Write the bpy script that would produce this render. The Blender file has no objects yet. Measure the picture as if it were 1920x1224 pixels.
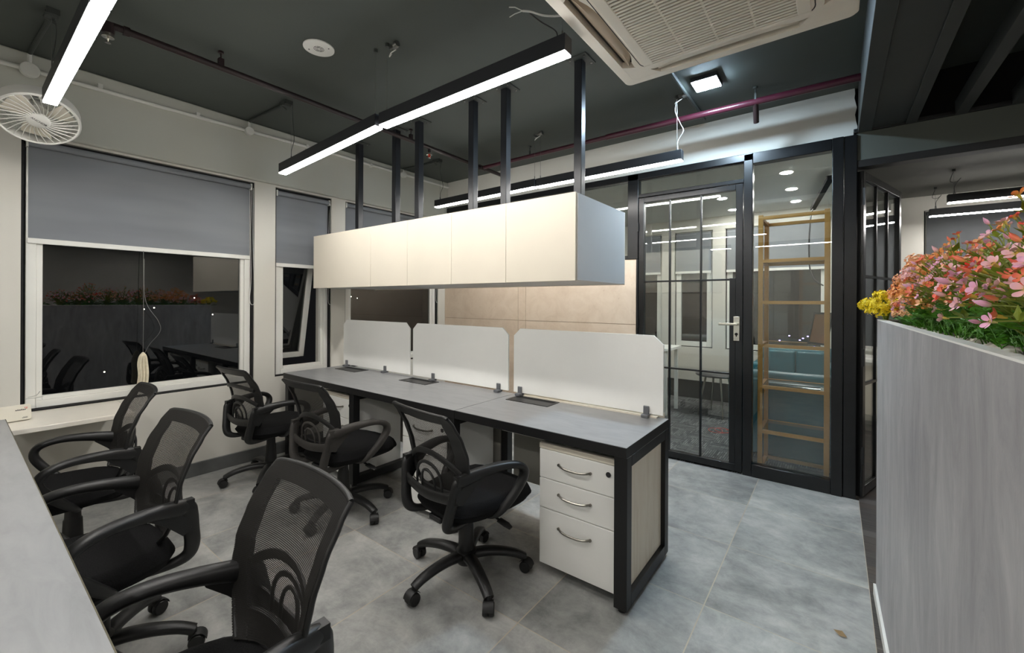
import bpy, bmesh, math, random
from mathutils import Vector, Matrix, Euler, noise
random.seed(7)
C = bpy.context.scene.collection
PI = math.pi
H = 2.938          # ceiling of the office
YB = 3.918         # face of the glazed partition wall
# ------------------------------------------------------------------ helpers
class MB:
    def __init__(s): s.v = []; s.f = []; s.uv = None
    def add(s, vs, fs):
        n = len(s.v); s.v += [Vector(p) for p in vs]; s.f += [tuple(i + n for i in q) for q in fs]; return s
    def box(s, x0, x1, y0, y1, z0, z1):
        x0, x1 = min(x0, x1), max(x0, x1); y0, y1 = min(y0, y1), max(y0, y1); z0, z1 = min(z0, z1), max(z0, z1)
        return s.add([(x0,y0,z0),(x1,y0,z0),(x1,y1,z0),(x0,y1,z0),(x0,y0,z1),(x1,y0,z1),(x1,y1,z1),(x0,y1,z1)],
                     [(0,3,2,1),(4,5,6,7),(0,1,5,4),(1,2,6,5),(2,3,7,6),(3,0,4,7)])
    def cbox(s, c, d, M=None):
        m = MB(); m.box(-d[0]/2, d[0]/2, -d[1]/2, d[1]/2, -d[2]/2, d[2]/2)
        if M is not None: m.tf(M)
        m.tf(Matrix.Translation(c)); return s.add(m.v, m.f)
    def tf(s, M):
        s.v = [M @ p for p in s.v]; return s
    def merge(s, o): return s.add(o.v, o.f)
    def cyl(s, a, b, r, r2=None, n=16, cap=True):
        a, b = Vector(a), Vector(b); r2 = r if r2 is None else r2
        w = (b - a).normalized(); u = w.orthogonal().normalized(); t = w.cross(u)
        vs = [p + (u*math.cos(k*2*PI/n) + t*math.sin(k*2*PI/n))*q for p, q in ((a, r), (b, r2)) for k in range(n)]
        fs = [(k, (k+1) % n, n+(k+1) % n, n+k) for k in range(n)]
        if cap: fs += [tuple(range(n-1, -1, -1)), tuple(range(n, 2*n))]
        return s.add(vs, fs)
    def tube(s, pts, r, n=8, closed=False, cap=True):
        pts = [Vector(p) for p in pts]; m = len(pts); rs = r if isinstance(r, (list, tuple)) else [r]*m
        u = None; rings = []
        for i, p in enumerate(pts):
            a = pts[(i-1) % m] if (closed or i > 0) else p; b = pts[(i+1) % m] if (closed or i < m-1) else p
            t = (b - a).normalized()
            if u is None: u = t.orthogonal().normalized()
            else:
                u = (u - t*u.dot(t)); u = u.normalized() if u.length > 1e-6 else t.orthogonal().normalized()
            w = t.cross(u); rings.append([p + (u*math.cos(k*2*PI/n) + w*math.sin(k*2*PI/n))*rs[i] for k in range(n)])
        vs = [q for R in rings for q in R]; fs = []
        for i in range(m if closed else m-1):
            j = (i+1) % m
            for k in range(n): fs.append((i*n+k, i*n+(k+1) % n, j*n+(k+1) % n, j*n+k))
        if cap and not closed: fs += [tuple(range(n-1, -1, -1)), tuple(range((m-1)*n, m*n))]
        return s.add(vs, fs)
    def sweep(s, pts, secs, side, n=12, p=3.2, cap=True):
        """superelliptic band: secs = (half width along 'side', half height across)"""
        pts = [Vector(q) for q in pts]; m = len(pts); vs = []; fs = []
        for i, q in enumerate(pts):
            a = pts[max(i-1, 0)]; b = pts[min(i+1, m-1)]; t = (b-a).normalized()
            sd = Vector(side); sd = (sd - t*sd.dot(t)).normalized(); w = t.cross(sd); hw, hh = secs[i]
            for k in range(n):
                c_, s_ = math.cos((k+.5)*2*PI/n), math.sin((k+.5)*2*PI/n)
                e = (abs(c_)**p + abs(s_)**p)**(-1/p)
                vs.append(q + sd*(hw*c_*e) + w*(hh*s_*e))
        for i in range(m-1):
            for k in range(n): fs.append((i*n+k, i*n+(k+1) % n, (i+1)*n+(k+1) % n, (i+1)*n+k))
        if cap: fs += [tuple(range(n-1, -1, -1)), tuple(range((m-1)*n, m*n))]
        return s.add(vs, fs)
    def lathe(s, prof, n=24, M=None, cap=True):
        vs = [Vector((r*math.cos(k*2*PI/n), r*math.sin(k*2*PI/n), z)) for r, z in prof for k in range(n)]; m = len(prof)
        if M is not None: vs = [M @ q for q in vs]
        fs = [(i*n+k, i*n+(k+1) % n, (i+1)*n+(k+1) % n, (i+1)*n+k) for i in range(m-1) for k in range(n)]
        if cap: fs += [tuple(range(n-1, -1, -1)), tuple(range((m-1)*n, m*n))]
        return s.add(vs, fs)
    def prism(s, poly, fn, d):
        """poly: 2-D outline; fn(a,b,t) -> 3-D; d = (t0,t1)"""
        n = len(poly); vs = [fn(a, b, d[0]) for a, b in poly] + [fn(a, b, d[1]) for a, b in poly]
        return s.add(vs, [tuple(range(n-1, -1, -1)), tuple(range(n, 2*n))] + [(k, (k+1) % n, n+(k+1) % n, n+k) for k in range(n)])
    def ell(s, c, r, n=12, m=8, M=None):
        o = MB(); prof = [(max(math.sin(PI*i/m), 1e-3), -math.cos(PI*i/m)) for i in range(m+1)]
        o.lathe(prof, n); S = Matrix.Diagonal((r[0], r[1], r[2], 1)); o.tf(S)
        if M is not None: o.tf(M)
        o.tf(Matrix.Translation(c)); return s.add(o.v, o.f)
    def build(s, name, mat, parent=None, bevel=0, smooth=35, local=False, seg=2):
        me = bpy.data.meshes.new(name)
        off = Vector((0,0,0)) if (local or parent is None) else wl(parent)
        me.from_pydata([p - off for p in s.v], [], s.f)
        bm = bmesh.new(); bm.from_mesh(me); bmesh.ops.recalc_face_normals(bm, faces=bm.faces); bm.to_mesh(me); bm.free()
        me.materials.append(mat)
        if smooth:
            me.polygons.foreach_set('use_smooth', [True]*len(me.polygons))
            me.set_sharp_from_angle(angle=math.radians(smooth))
        o = bpy.data.objects.new(name, me); C.objects.link(o)
        if parent is not None: o.parent = parent
        if bevel:
            b = o.modifiers.new('bevel', 'BEVEL'); b.width = bevel; b.segments = seg; b.limit_method = 'ANGLE'; b.angle_limit = math.radians(40)
            b.harden_normals = False
        return o
def wl(o):
    v = Vector((0,0,0))
    while o is not None: v += o.location; o = o.parent
    return v
def tag(o, label=None, cat=None, group=None, kind=None):
    if label: o['label'] = label
    if cat: o['category'] = cat
    if group: o['group'] = group
    if kind: o['kind'] = kind
    return o
def thing(name, label, cat, loc=(0,0,0), rz=0, group=None):
    o = bpy.data.objects.new(name, None); C.objects.link(o); o.location = loc; o.rotation_euler = (0,0,rz); o.empty_display_size = .1
    return tag(o, label, cat, group)
def struct(name, loc=(0,0,0)):
    o = bpy.data.objects.new(name, None); C.objects.link(o); o.location = loc; o.empty_display_size = .1
    return tag(o, kind='structure')
def kids(o): return [c for c in C.objects if c.parent is o]
def copy_tree(o, parent=None):
    c = o.copy(); C.objects.link(c); c.parent = parent
    for ch in kids(o): copy_tree(ch, c)
    return c
def spline(pts, per=6):
    """Catmull-Rom through points (tuples of any length)"""
    out = []; n = len(pts)
    for i in range(n-1):
        p0, p1, p2, p3 = pts[max(i-1, 0)], pts[i], pts[i+1], pts[min(i+2, n-1)]
        for k in range(per):
            t = k/per
            out.append(tuple(.5*((2*b) + (-a+c)*t + (2*a-5*b+4*c-d)*t*t + (-a+3*b-3*c+d)*t**3) for a, b, c, d in zip(p0, p1, p2, p3)))
    out.append(tuple(pts[-1])); return out
def rrect(x0, x1, y0, y1, r, n=6):
    out = []
    for cx, cy, a in ((x1-r, y1-r, 0), (x0+r, y1-r, PI/2), (x0+r, y0+r, PI), (x1-r, y0+r, 1.5*PI)):
        for k in range(n+1): out.append((cx + r*math.cos(a + k*PI/2/n), cy + r*math.sin(a + k*PI/2/n)))
    return out
FZ = lambda a, b, t: Vector((a, b, t))
# ------------------------------------------------------------------ materials
def srgb(r, g, b):
    f = lambda c: c/12.92 if c <= .04045 else ((c+.055)/1.055)**2.4
    return (f(r/255), f(g/255), f(b/255), 1)
class NM:
    def __init__(s, name):
        s.m = bpy.data.materials.new(name); s.m.use_nodes = True; s.t = s.m.node_tree; s.n = s.t.nodes; s.l = s.t.links
        s.b = s.n['Principled BSDF']; s.out = s.n['Material Output']
    def node(s, typ, **kw):
        n = s.n.new(typ)
        for k, v in kw.items():
            if k in n.inputs.keys() if False else False: pass
            setattr(n, k, v)
        return n
    def math(s, op, a, b=None, c=None):
        n = s.n.new('ShaderNodeMath'); n.operation = op
        for i, q in enumerate((a, b, c)):
            if q is None: continue
            if isinstance(q, (int, float)): n.inputs[i].default_value = q
            else: s.l.new(q, n.inputs[i])
        return n.outputs[0]
    def coords(s, scale=(1,1,1), kind='Object', rot=(0,0,0)):
        tc = s.n.new('ShaderNodeTexCoord'); mp = s.n.new('ShaderNodeMapping'); mp.inputs['Scale'].default_value = scale; mp.inputs['Rotation'].default_value = rot
        s.l.new(tc.outputs[kind], mp.inputs['Vector']); return mp.outputs[0]
    def noise(s, vec, scale, detail=4, rough=.55, dist=0):
        n = s.n.new('ShaderNodeTexNoise'); n.inputs['Scale'].default_value = scale; n.inputs['Detail'].default_value = detail
        n.inputs['Roughness'].default_value = rough; n.inputs['Distortion'].default_value = dist; s.l.new(vec, n.inputs['Vector']); return n.outputs[0]
    def ramp(s, fac, stops):
        n = s.n.new('ShaderNodeValToRGB'); e = n.color_ramp.elements
        while len(e) < len(stops): e.new(.5)
        for q, (p, c) in zip(e, stops): q.position = p; q.color = c if len(c) == 4 else (*c, 1)
        s.l.new(fac, n.inputs[0]); return n.outputs[0]
    def mix(s, fac, a, b, mode='MIX'):
        n = s.n.new('ShaderNodeMix'); n.data_type = 'RGBA'; n.blend_type = mode
        for k, q in ((0, fac), (6, a), (7, b)):
            if isinstance(q, (int, float)): n.inputs[k].default_value = q
            elif isinstance(q, tuple): n.inputs[k].default_value = q
            else: s.l.new(q, n.inputs[k])
        return n.outputs[2]
    def bump(s, h, strength=.2, dist=.01):
        n = s.n.new('ShaderNodeBump'); n.inputs['Strength'].default_value = strength; n.inputs['Distance'].default_value = dist
        s.l.new(h, n.inputs['Height']); s.l.new(n.outputs[0], s.b.inputs['Normal'])
    def col(s, c):
        if isinstance(c, tuple): s.b.inputs['Base Color'].default_value = c
        else: s.l.new(c, s.b.inputs['Base Color'])
        return s
    def set(s, **kw):
        for k, v in kw.items():
            k = k.replace('_', ' ')
            i = s.b.inputs[k]
            if isinstance(v, (int, float, tuple)): i.default_value = v
            else: s.l.new(v, i)
        return s
def simple(name, c, rough=.5, metal=0, var=.06, scale=8, bump=0, bscale=200, spec=.5):
    m = NM(name); c = c if len(c) == 4 else (*c, 1); v = m.coords()
    nz = m.noise(v, scale, 3)
    dk = tuple(x*(1-var) for x in c[:3]) + (1,); lt = tuple(min(1, x*(1+var)) for x in c[:3]) + (1,)
    m.col(m.ramp(nz, [(.3, dk), (.7, lt)])); m.set(Roughness=rough, Metallic=metal, Specular_IOR_Level=spec)
    if bump: m.bump(m.noise(v, bscale, 2), bump, .002)
    return m.m
def emit(name, c, strength):
    m = NM(name); m.col((*c[:3], 1)); m.set(Emission_Color=(*c[:3], 1), Emission_Strength=strength, Roughness=.5); return m.m
def glass(name, tint=(1,1,1), base=.05, rough=.0):
    m = NM(name); m.n.remove(m.b)
    tr = m.n.new('ShaderNodeBsdfTransparent'); tr.inputs[0].default_value = (*tint, 1)
    gl = m.n.new('ShaderNodeBsdfGlossy'); gl.inputs['Roughness'].default_value = rough; gl.inputs[0].default_value = (1,1,1,1)
    lw = m.n.new('ShaderNodeLayerWeight'); lw.inputs[0].default_value = .5
    p = m.math('POWER', lw.outputs['Facing'], 5); fac = m.math('MULTIPLY_ADD', p, 1-base, base)
    mx = m.n.new('ShaderNodeMixShader'); m.l.new(fac, mx.inputs[0]); m.l.new(tr.outputs[0], mx.inputs[1]); m.l.new(gl.outputs[0], mx.inputs[2])
    m.l.new(mx.outputs[0], m.out.inputs[0]); return m.m
M = {}
M['wall'] = simple('wall_paint', srgb(206,203,194), .7, var=.03, scale=1.5, bump=.05, bscale=60)
M['soffit'] = simple('beam_paint', srgb(186,187,178), .7, var=.03, scale=1.5, bump=.08, bscale=40)
M['ceil'] = simple('dark_ceiling_paint', srgb(72,77,73), .75, var=.08, scale=1.2, bump=.12, bscale=25)
M['ceil2'] = simple('grey_ceiling_paint', srgb(214,215,211), .7, var=.04, scale=1.5)
M['ceil3'] = simple('dark_grey_ceiling_paint', srgb(96,96,90), .75, var=.04, scale=1.5)
M['header'] = simple('dark_header_panel', srgb(74,78,72), .6, var=.06, scale=2)
M['blackpaint'] = simple('black_gloss_paint', srgb(17,18,20), .28, var=.25, scale=14)
M['blackmetal'] = simple('black_powder_coat', srgb(18,18,19), .45, var=.1, scale=20)
M['darkbeam'] = simple('dark_beam_paint', srgb(60,63,62), .6, var=.1, scale=3)
M['gap'] = simple('black_sealant', srgb(14,14,15), .8)
M['upvc'] = simple('white_window_plastic', srgb(226,225,218), .35, var=.03, scale=5)
M['white'] = simple('white_plastic', srgb(225,224,218), .4, var=.02)
M['offwhite'] = simple('offwhite_plastic', srgb(214,208,192), .45, var=.04, scale=6)
M['acplastic'] = simple('ivory_plastic', srgb(243,236,222), .4, var=.02)
M['acvane'] = simple('tan_vane', srgb(178,160,138), .45, var=.03)
M['acdark'] = simple('dark_recess', srgb(62,58,52), .8)
M['marble'] = simple('marble_sill', srgb(222,216,204), .3, var=.05, scale=4)
M['cream'] = simple('cream_laminate', srgb(222,214,198), .4, var=.02, scale=3)
M['creamside'] = simple('pale_grey_laminate', srgb(196,198,200), .4, var=.02, scale=3)
M['pedestal'] = simple('white_steel', srgb(240,239,234), .35, var=.02, scale=3)
M['woodwhite'] = None
M['silver'] = simple('brushed_nickel', srgb(150,146,138), .3, metal=1, var=.05)
M['clamp'] = simple('grey_clamp', srgb(120,122,126), .4, metal=.5)
M['chrome'] = simple('satin_steel', srgb(200,196,184), .25, metal=1, var=.02)
M['plastic'] = simple('black_chair_plastic', srgb(23,23,23), .42, var=.22, scale=9, bump=.1, bscale=500)
M['dustplastic'] = simple('dusty_black_plastic', srgb(52,49,46), .6, var=.35, scale=7, bump=.1, bscale=500)
M['rubber'] = simple('caster_rubber', srgb(24,24,24), .5, var=.15)
M['fabric'] = None
M['wire'] = simple('white_cable', srgb(205,205,200), .5)
M['dkwire'] = simple('dark_cable', srgb(22,22,24), .5)
M['steelwire'] = simple('steel_wire', srgb(120,120,116), .4, metal=.8)
M['conduit'] = simple('dark_conduit', srgb(56,60,57), .6, var=.1)
M['wconduit'] = simple('white_conduit', srgb(212,212,206), .5, var=.03)
M['maroon'] = simple('maroon_pipe_paint', srgb(66,26,38), .28, var=.15, scale=10)
M['dkmaroon'] = simple('dark_maroon_pipe_paint', srgb(40,28,29), .4, var=.15, scale=10)
M['gold'] = simple('gold_painted_metal', srgb(164,118,58), .42, metal=.25, var=.1, scale=8)
M['teal'] = None
M['stonew'] = simple('white_pebble', srgb(214,206,192), .35, var=.12, scale=30)
M['soil'] = simple('dark_soil', srgb(40,34,28), .9, var=.3, scale=60, bump=.6, bscale=80)
M['red'] = simple('red_plastic', srgb(196,60,40), .4)
M['cloth'] = simple('beige_cloth', srgb(214,204,180), .9, var=.12, scale=40)
M['brownpic'] = simple('brown_picture', srgb(120,76,46), .35, var=.2, scale=3)
M['desk'] = None
M['ink'] = simple('dark_print', srgb(40,38,40), .6)
M['socket'] = simple('socket_plastic', srgb(232,230,222), .35, var=.01)
M['gstem'] = simple('green_stem', srgb(120,132,40), .5, var=.2, scale=40)
M['lamp'] = emit('lamp_diffuser', (1, .972, .93), 17)
M['cool'] = emit('cool_lamp_diffuser', (.62, .82, 1), 130)
M['down'] = emit('downlight_diffuser', (1, .97, .92), 95)
M['city'] = emit('city_lamp', (1, .9, .7), 10)
M['cityb'] = emit('city_sign_lamp', (.35, .25, 1), 25)
M['glass'] = glass('clear_glass', (.93, .96, .95), .07)
M['wglass'] = glass('window_glass', (.5, .52, .52), .07)
M['shelfglass'] = glass('shelf_glass', (.78, .86, .84), .12)
M['darkglass'] = glass('sprinkler_glass', (.9,.9,.9), .15)
def blind():
    m = NM('grey_blind_fabric'); v = m.coords((1, 600, 600))
    n = m.noise(v, 1, 2); b = m.noise(m.coords((1, .6, 3)), 1.6, 2)
    c = m.mix(.5, m.ramp(n, [(.3, srgb(122,125,130)), (.7, srgb(132,135,140))]), m.ramp(b, [(.35, srgb(118,121,127)), (.65, srgb(136,139,144))]))
    m.col(c); m.set(Roughness=.85); m.bump(m.noise(m.coords((1, .5, 5)), 1.5, 2), .3, .02); return m.m
M['blind'] = blind()
def woodwhite():
    m = NM('whitewashed_wood'); v = m.coords((14, 14, 1.5)); n = m.noise(v, 1.6, 5, .6, 1.2)
    m.col(m.ramp(n, [(.2, srgb(214,201,178)), (.5, srgb(228,218,199)), (.8, srgb(234,226,209))])); m.set(Roughness=.5); return m.m
M['woodwhite'] = woodwhite()
def desk():
    m = NM('grey_laminate'); v = m.coords((2.2, 9, 1)); n = m.noise(v, 2, 6, .65, .6)
    m.col(m.ramp(n, [(.25, srgb(132,133,134)), (.5, srgb(144,145,146)), (.8, srgb(154,155,155))])); m.set(Roughness=.33); return m.m
M['desk'] = desk()
def fabric():
    m = NM('black_seat_fabric'); v = m.coords((1, 1, 1))
    w = m.n.new('ShaderNodeTexVoronoi'); w.inputs['Scale'].default_value = 260; m.l.new(v, w.inputs['Vector'])
    m.col(m.ramp(w.outputs[0], [(.1, srgb(22,22,23)), (.8, srgb(11,11,12))])); m.set(Roughness=.9, Specular_IOR_Level=.2); m.bump(w.outputs[0], .35, .002); return m.m
M['fabric'] = fabric()
def meshfab():
    m = NM('black_mesh_fabric'); tc = m.n.new('ShaderNodeTexCoord'); sp = m.n.new('ShaderNodeSeparateXYZ'); m.l.new(tc.outputs['UV'], sp.inputs[0])
    k = 2*PI/.0048
    a = m.math('COSINE', m.math('MULTIPLY', sp.outputs[0], k)); b = m.math('COSINE', m.math('MULTIPLY', sp.outputs[1], k))
    s_ = m.math('ADD', a, b); hole = m.math('GREATER_THAN', s_, .48)
    m.col((.017,.0155,.0138,1)); m.set(Roughness=.75, Specular_IOR_Level=.3)
    tr = m.n.new('ShaderNodeBsdfTransparent'); mx = m.n.new('ShaderNodeMixShader')
    m.l.new(hole, mx.inputs[0]); m.l.new(m.b.outputs[0], mx.inputs[1]); m.l.new(tr.outputs[0], mx.inputs[2]); m.l.new(mx.outputs[0], m.out.inputs[0]); return m.m
M['mesh'] = meshfab()
def floor_mat():
    m = NM('grey_concrete_tile'); tc = m.n.new('ShaderNodeTexCoord'); sp = m.n.new('ShaderNodeSeparateXYZ'); m.l.new(tc.outputs['Object'], sp.inputs[0])
    X = m.math('DIVIDE', m.math('SUBTRACT', sp.outputs[0], .139), .6175); Y = m.math('DIVIDE', m.math('SUBTRACT', sp.outputs[1], .277), .6110)
    def line(q, w):
        fr = m.math('FRACT', m.math('ADD', q, 100)); d = m.math('MINIMUM', fr, m.math('SUBTRACT', 1, fr)); return m.math('LESS_THAN', d, w)
    grout = m.math('MAXIMUM', line(X, .0042), line(Y, .0030))
    cb = m.n.new('ShaderNodeCombineXYZ'); m.l.new(m.math('FLOOR', X), cb.inputs[0]); m.l.new(m.math('FLOOR', Y), cb.inputs[1])
    wn = m.n.new('ShaderNodeTexWhiteNoise'); m.l.new(cb.outputs[0], wn.inputs['Vector'])
    off = m.n.new('ShaderNodeVectorMath'); off.operation = 'MULTIPLY_ADD'; m.l.new(wn.outputs['Color'], off.inputs[0]); off.inputs[1].default_value = (9,9,9); m.l.new(tc.outputs['Object'], off.inputs[2])
    mpf = m.n.new('ShaderNodeMapping'); mpf.inputs['Scale'].default_value = (.7, 1.25, 1); m.l.new(off.outputs[0], mpf.inputs['Vector']); n1 = m.noise(mpf.outputs[0], 2.0, 9, .66, .7); n2 = m.noise(off.outputs[0], 9, 9, .72, .3)
    c = m.ramp(n1, [(.34, srgb(104,105,104)), (.46, srgb(138,139,137)), (.56, srgb(165,165,161)), (.68, srgb(194,192,186))])
    c = m.mix(.42, c, m.ramp(n2, [(.34, srgb(108,110,109)), (.66, srgb(188,187,183))]))
    br = m.math('MULTIPLY_ADD', wn.outputs['Value'], .16, .92)
    hs = m.n.new('ShaderNodeHueSaturation'); m.l.new(br, hs.inputs['Value']); m.l.new(c, hs.inputs['Color'])
    c = m.mix(grout, hs.outputs[0], srgb(176,164,146))
    m.col(c); m.set(Roughness=m.math('MULTIPLY_ADD', n2, .2, .3)); m.bump(m.math('SUBTRACT', n2, m.math('MULTIPLY', grout, 1.5)), .12, .004); return m.m
M['floor'] = floor_mat()
def darkwood():
    m = NM('dark_plank_floor'); tc = m.n.new('ShaderNodeTexCoord'); sp = m.n.new('ShaderNodeSeparateXYZ'); m.l.new(tc.outputs['Object'], sp.inputs[0])
    Y = m.math('DIVIDE', sp.outputs[1], .09); fl = m.math('FLOOR', Y); wn = m.n.new('ShaderNodeTexWhiteNoise'); wn.noise_dimensions = '1D'; m.l.new(fl, wn.inputs['W'])
    n = m.noise(m.coords((3, 60, 1)), 1.5, 6, .65, .4)
    c = m.ramp(wn.outputs['Value'], [(0, srgb(38,35,35)), (.4, srgb(58,54,52)), (.7, srgb(84,66,54)), (1, srgb(104,104,104))])
    c = m.mix(.55, c, m.ramp(n, [(.35, srgb(22,21,21)), (.6, srgb(70,66,64)), (.75, srgb(140,138,136))]))
    fr = m.math('FRACT', m.math('ADD', Y, 100)); g = m.math('LESS_THAN', fr, .04); c = m.mix(g, c, srgb(14,13,13))
    m.col(c); m.set(Roughness=.4); return m.m
M['darkwood'] = darkwood()
def carpet():
    m = NM('grey_carpet_tile'); tc = m.n.new('ShaderNodeTexCoord')
    b = m.n.new('ShaderNodeTexBrick'); b.inputs['Scale'].default_value = 1; b.inputs['Brick Width'].default_value = .12; b.inputs['Row Height'].default_value = .018
    b.inputs['Mortar Size'].default_value = .0025; b.offset = .37; b.inputs['Color1'].default_value = srgb(52,52,55); b.inputs['Color2'].default_value = srgb(126,125,124); b.inputs['Mortar'].default_value = srgb(26,26,28)
    b2 = m.n.new('ShaderNodeTexBrick'); b2.inputs['Scale'].default_value = 1; b2.inputs['Brick Width'].default_value = .12; b2.inputs['Row Height'].default_value = .018
    b2.inputs['Mortar Size'].default_value = .0025; b2.offset = .43; b2.inputs['Color1'].default_value = srgb(56,56,58); b2.inputs['Color2'].default_value = srgb(134,133,132); b2.inputs['Mortar'].default_value = srgb(24,24,26)
    rot = m.coords((1,1,1), 'Object', (0,0,PI/2)); m.l.new(tc.outputs['Object'], b.inputs['Vector']); m.l.new(rot, b2.inputs['Vector'])
    ck = m.n.new('ShaderNodeTexChecker'); ck.inputs['Scale'].default_value = 4.1; m.l.new(tc.outputs['Object'], ck.inputs['Vector'])
    c = m.mix(ck.outputs['Fac'], b.outputs[0], b2.outputs[0]); n = m.noise(m.coords(), 160, 3)
    c = m.mix(.2, c, m.ramp(n, [(.35, srgb(30,30,32)), (.65, srgb(130,130,128))]))
    m.col(c); m.set(Roughness=.95, Specular_IOR_Level=.1); m.bump(n, .5, .004); return m.m
M['carpet'] = carpet()
def pink():
    m = NM('beige_stone_panel'); v = m.coords((1, 1, 1)); n = m.noise(v, 5, 6, .7, .8); n2 = m.noise(v, 34, 6, .7, 1.5)
    c = m.ramp(n, [(.3, srgb(205,184,162)), (.55, srgb(216,197,176)), (.8, srgb(223,206,187))])
    c = m.mix(m.math('GREATER_THAN', n2, .66), c, srgb(186,158,132))
    m.col(c); m.set(Roughness=.55); return m.m
M['pink'] = pink()
def planter():
    m = NM('grey_concrete_laminate'); v = m.coords((6.5, 6.5, 1.7)); n = m.noise(v, 1.5, 10, .76, .6); n2 = m.noise(m.coords((34, 34, 5)), 1.3, 7, .75, 1.4)
    n3 = m.noise(m.coords((.8, .8, .8)), 1.4, 3)
    c = m.ramp(n, [(.32, srgb(112,110,111)), (.5, srgb(144,142,143)), (.68, srgb(170,168,167))])
    c = m.mix(m.ramp(n2, [(.60, (0,0,0)), (.72, (.75,.75,.75))]), c, srgb(104,101,101)); c = m.mix(.3, c, m.ramp(n3, [(.35, srgb(140,138,140)), (.65, srgb(182,180,178))]))
    m.col(c); m.set(Roughness=.5); return m.m
M['planter'] = planter()
def teal():
    m = NM('teal_leather'); n = m.noise(m.coords(), 5, 4); m.col(m.ramp(n, [(.3, srgb(20,80,92)), (.7, srgb(32,100,112))])); m.set(Roughness=.38); m.bump(m.noise(m.coords(), 90, 3), .1, .002); return m.m
M['teal'] = teal()
M['tealdark'] = simple('teal_back_panel', srgb(22,88,102), .5, var=.08, scale=5)
def petal(name, a, b, c_):
    """colour runs from petal tip to its own greenish base (uv.y)"""
    m = NM(name); tc = m.n.new('ShaderNodeTexCoord'); sp = m.n.new('ShaderNodeSeparateXYZ'); m.l.new(tc.outputs['UV'], sp.inputs[0])
    m.col(m.ramp(sp.outputs[1], [(0, c_), (.35, b), (.9, a)])); m.set(Roughness=.55)
    m.b.inputs['Subsurface Weight'].default_value = 0; return m.m
PET = dict(
    yellow=petal('yellow_petal', srgb(250,226,24), srgb(244,214,20), srgb(170,180,30)),
    coral=petal('coral_petal', srgb(244,110,92), srgb(246,140,96), srgb(200,170,60)),
    red=petal('red_petal', srgb(240,78,78), srgb(244,100,80), srgb(214,130,60)),
    peach=petal('peach_petal', srgb(246,176,132), srgb(244,190,140), srgb(190,180,80)),
    orange=petal('orange_petal', srgb(244,146,80), srgb(242,170,90), srgb(190,170,60)),
    pink=petal('pink_petal', srgb(250,200,212), srgb(244,186,184), srgb(212,186,90)),
    lilac=petal('lilac_petal', srgb(240,182,214), srgb(236,170,196), srgb(190,180,110)))
M['fern'] = simple('fern_leaf', srgb(72,128,26), .5, var=.45, scale=25)
M['fern2'] = simple('yellow_green_leaf', srgb(132,150,36), .5, var=.3, scale=25)
# ------------------------------------------------------------------ room shell
XW = -4.06; XBEAM = -4.02
YF = 6.60; XR = 4.2; YS = -2.2
TN = [0]
def st(name, mb, mat, **kw):
    if name.startswith('trim_'): TN[0] += 1; name = 'trim_%d' % TN[0]
    o = mb.build(name, mat, None, **kw); o['kind'] = 'structure'; return o
m = MB(); m.box(-4.5, .139, YS, 3.90, -.1, 0); st('floor', m, M['floor'], smooth=0)
m = MB(); m.box(.139, XR, YS, 3.93, -.1, 0).box(.10, XR, 3.93, YF, -.1, 0); st('floor_planks', m, M['darkwood'], smooth=0)
m = MB(); m.box(-4.5, .10, 3.90, YF, -.1, .002); st('floor_carpet', m, M['carpet'], smooth=0)
m = MB(); m.box(-4.5, XR, YS, YB+.1, H, H+.1); st('ceiling', m, M['ceil'], smooth=0)
m = MB(); m.box(-4.5, .06, YB+.1, YF, 2.62, 2.72); st('ceiling_meeting_room', m, M['ceil2'], smooth=0)
m = MB(); m.box(.06, XR, YB+.1, YF, 2.60, 2.72); st('ceiling_far_room', m, M['ceil3'], smooth=0)
# window wall, with three openings
OP = [(.272, 1.618, .685, 2.43), (1.793, 2.335, .705, 2.43), (2.487, 3.79, .70, 2.43)]
def wall_x(x0, x1, y0, y1, z0, z1, ops):
    m = MB(); ys = [y0]
    for a, b, c, d in ops:
        m.box(x0, x1, ys[-1], a, z0, z1); m.box(x0, x1, a, b, z0, c); m.box(x0, x1, a, b, d, z1); ys.append(b)
    m.box(x0, x1, ys[-1], y1, z0, z1); return m
st('wall_left', wall_x(-4.36, XW, YS, YF+.2, 0, H, OP), M['wall'], smooth=0)
m = MB(); m.box(XW-.005, XBEAM, YS, YB, 2.445, H); st('trim_beam', m, M['soffit'], bevel=.012)
m = MB(); m.box(XW-.002, XW+.02, YS, YB, 0, .105); st('baseboard_left', m, simple('grey_stone_skirting', srgb(92,93,92), .4, var=.2, scale=6), bevel=.003)
m = MB(); m.box(-4.3, XR, YS-.1, YS, 0, H); st('wall_behind', m, M['wall'], smooth=0)
m = MB(); m.box(XR, XR+.1, YS, YF+.2, 0, H); st('wall_right', m, M['wall'], smooth=0)
# far wall of both rear rooms with window openings
OPF = [(-3.6,-2.75,.74,2.44), (-2.55,-2.12,.74,2.44), (-1.93,-1.40,.74,2.44), (-1.235,-.06,.74,2.44), (.12,.60,.74,2.44), (.79,2.6,.74,2.44)]
m = MB(); xs = -4.3
for a, b, c, d in OPF:
    m.box(xs, a, YF, YF+.2, 0, H); m.box(a, b, YF, YF+.2, 0, c); m.box(a, b, YF, YF+.2, d, H); xs = b
m.box(xs, XR, YF, YF+.2, 0, H); st('wall_far', m, M['wall'], smooth=0)
m = MB(); m.box(-4.05, .1, YF-.015, YF, .002, .26); st('baseboard_far', m, M['blackmetal'])
m = MB(); m.box(.045, .085, YB+.1, YF, 0, 2.72); st('wall_partition', m, simple('grey_partition', srgb(150,152,152), .6), smooth=0)
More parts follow.
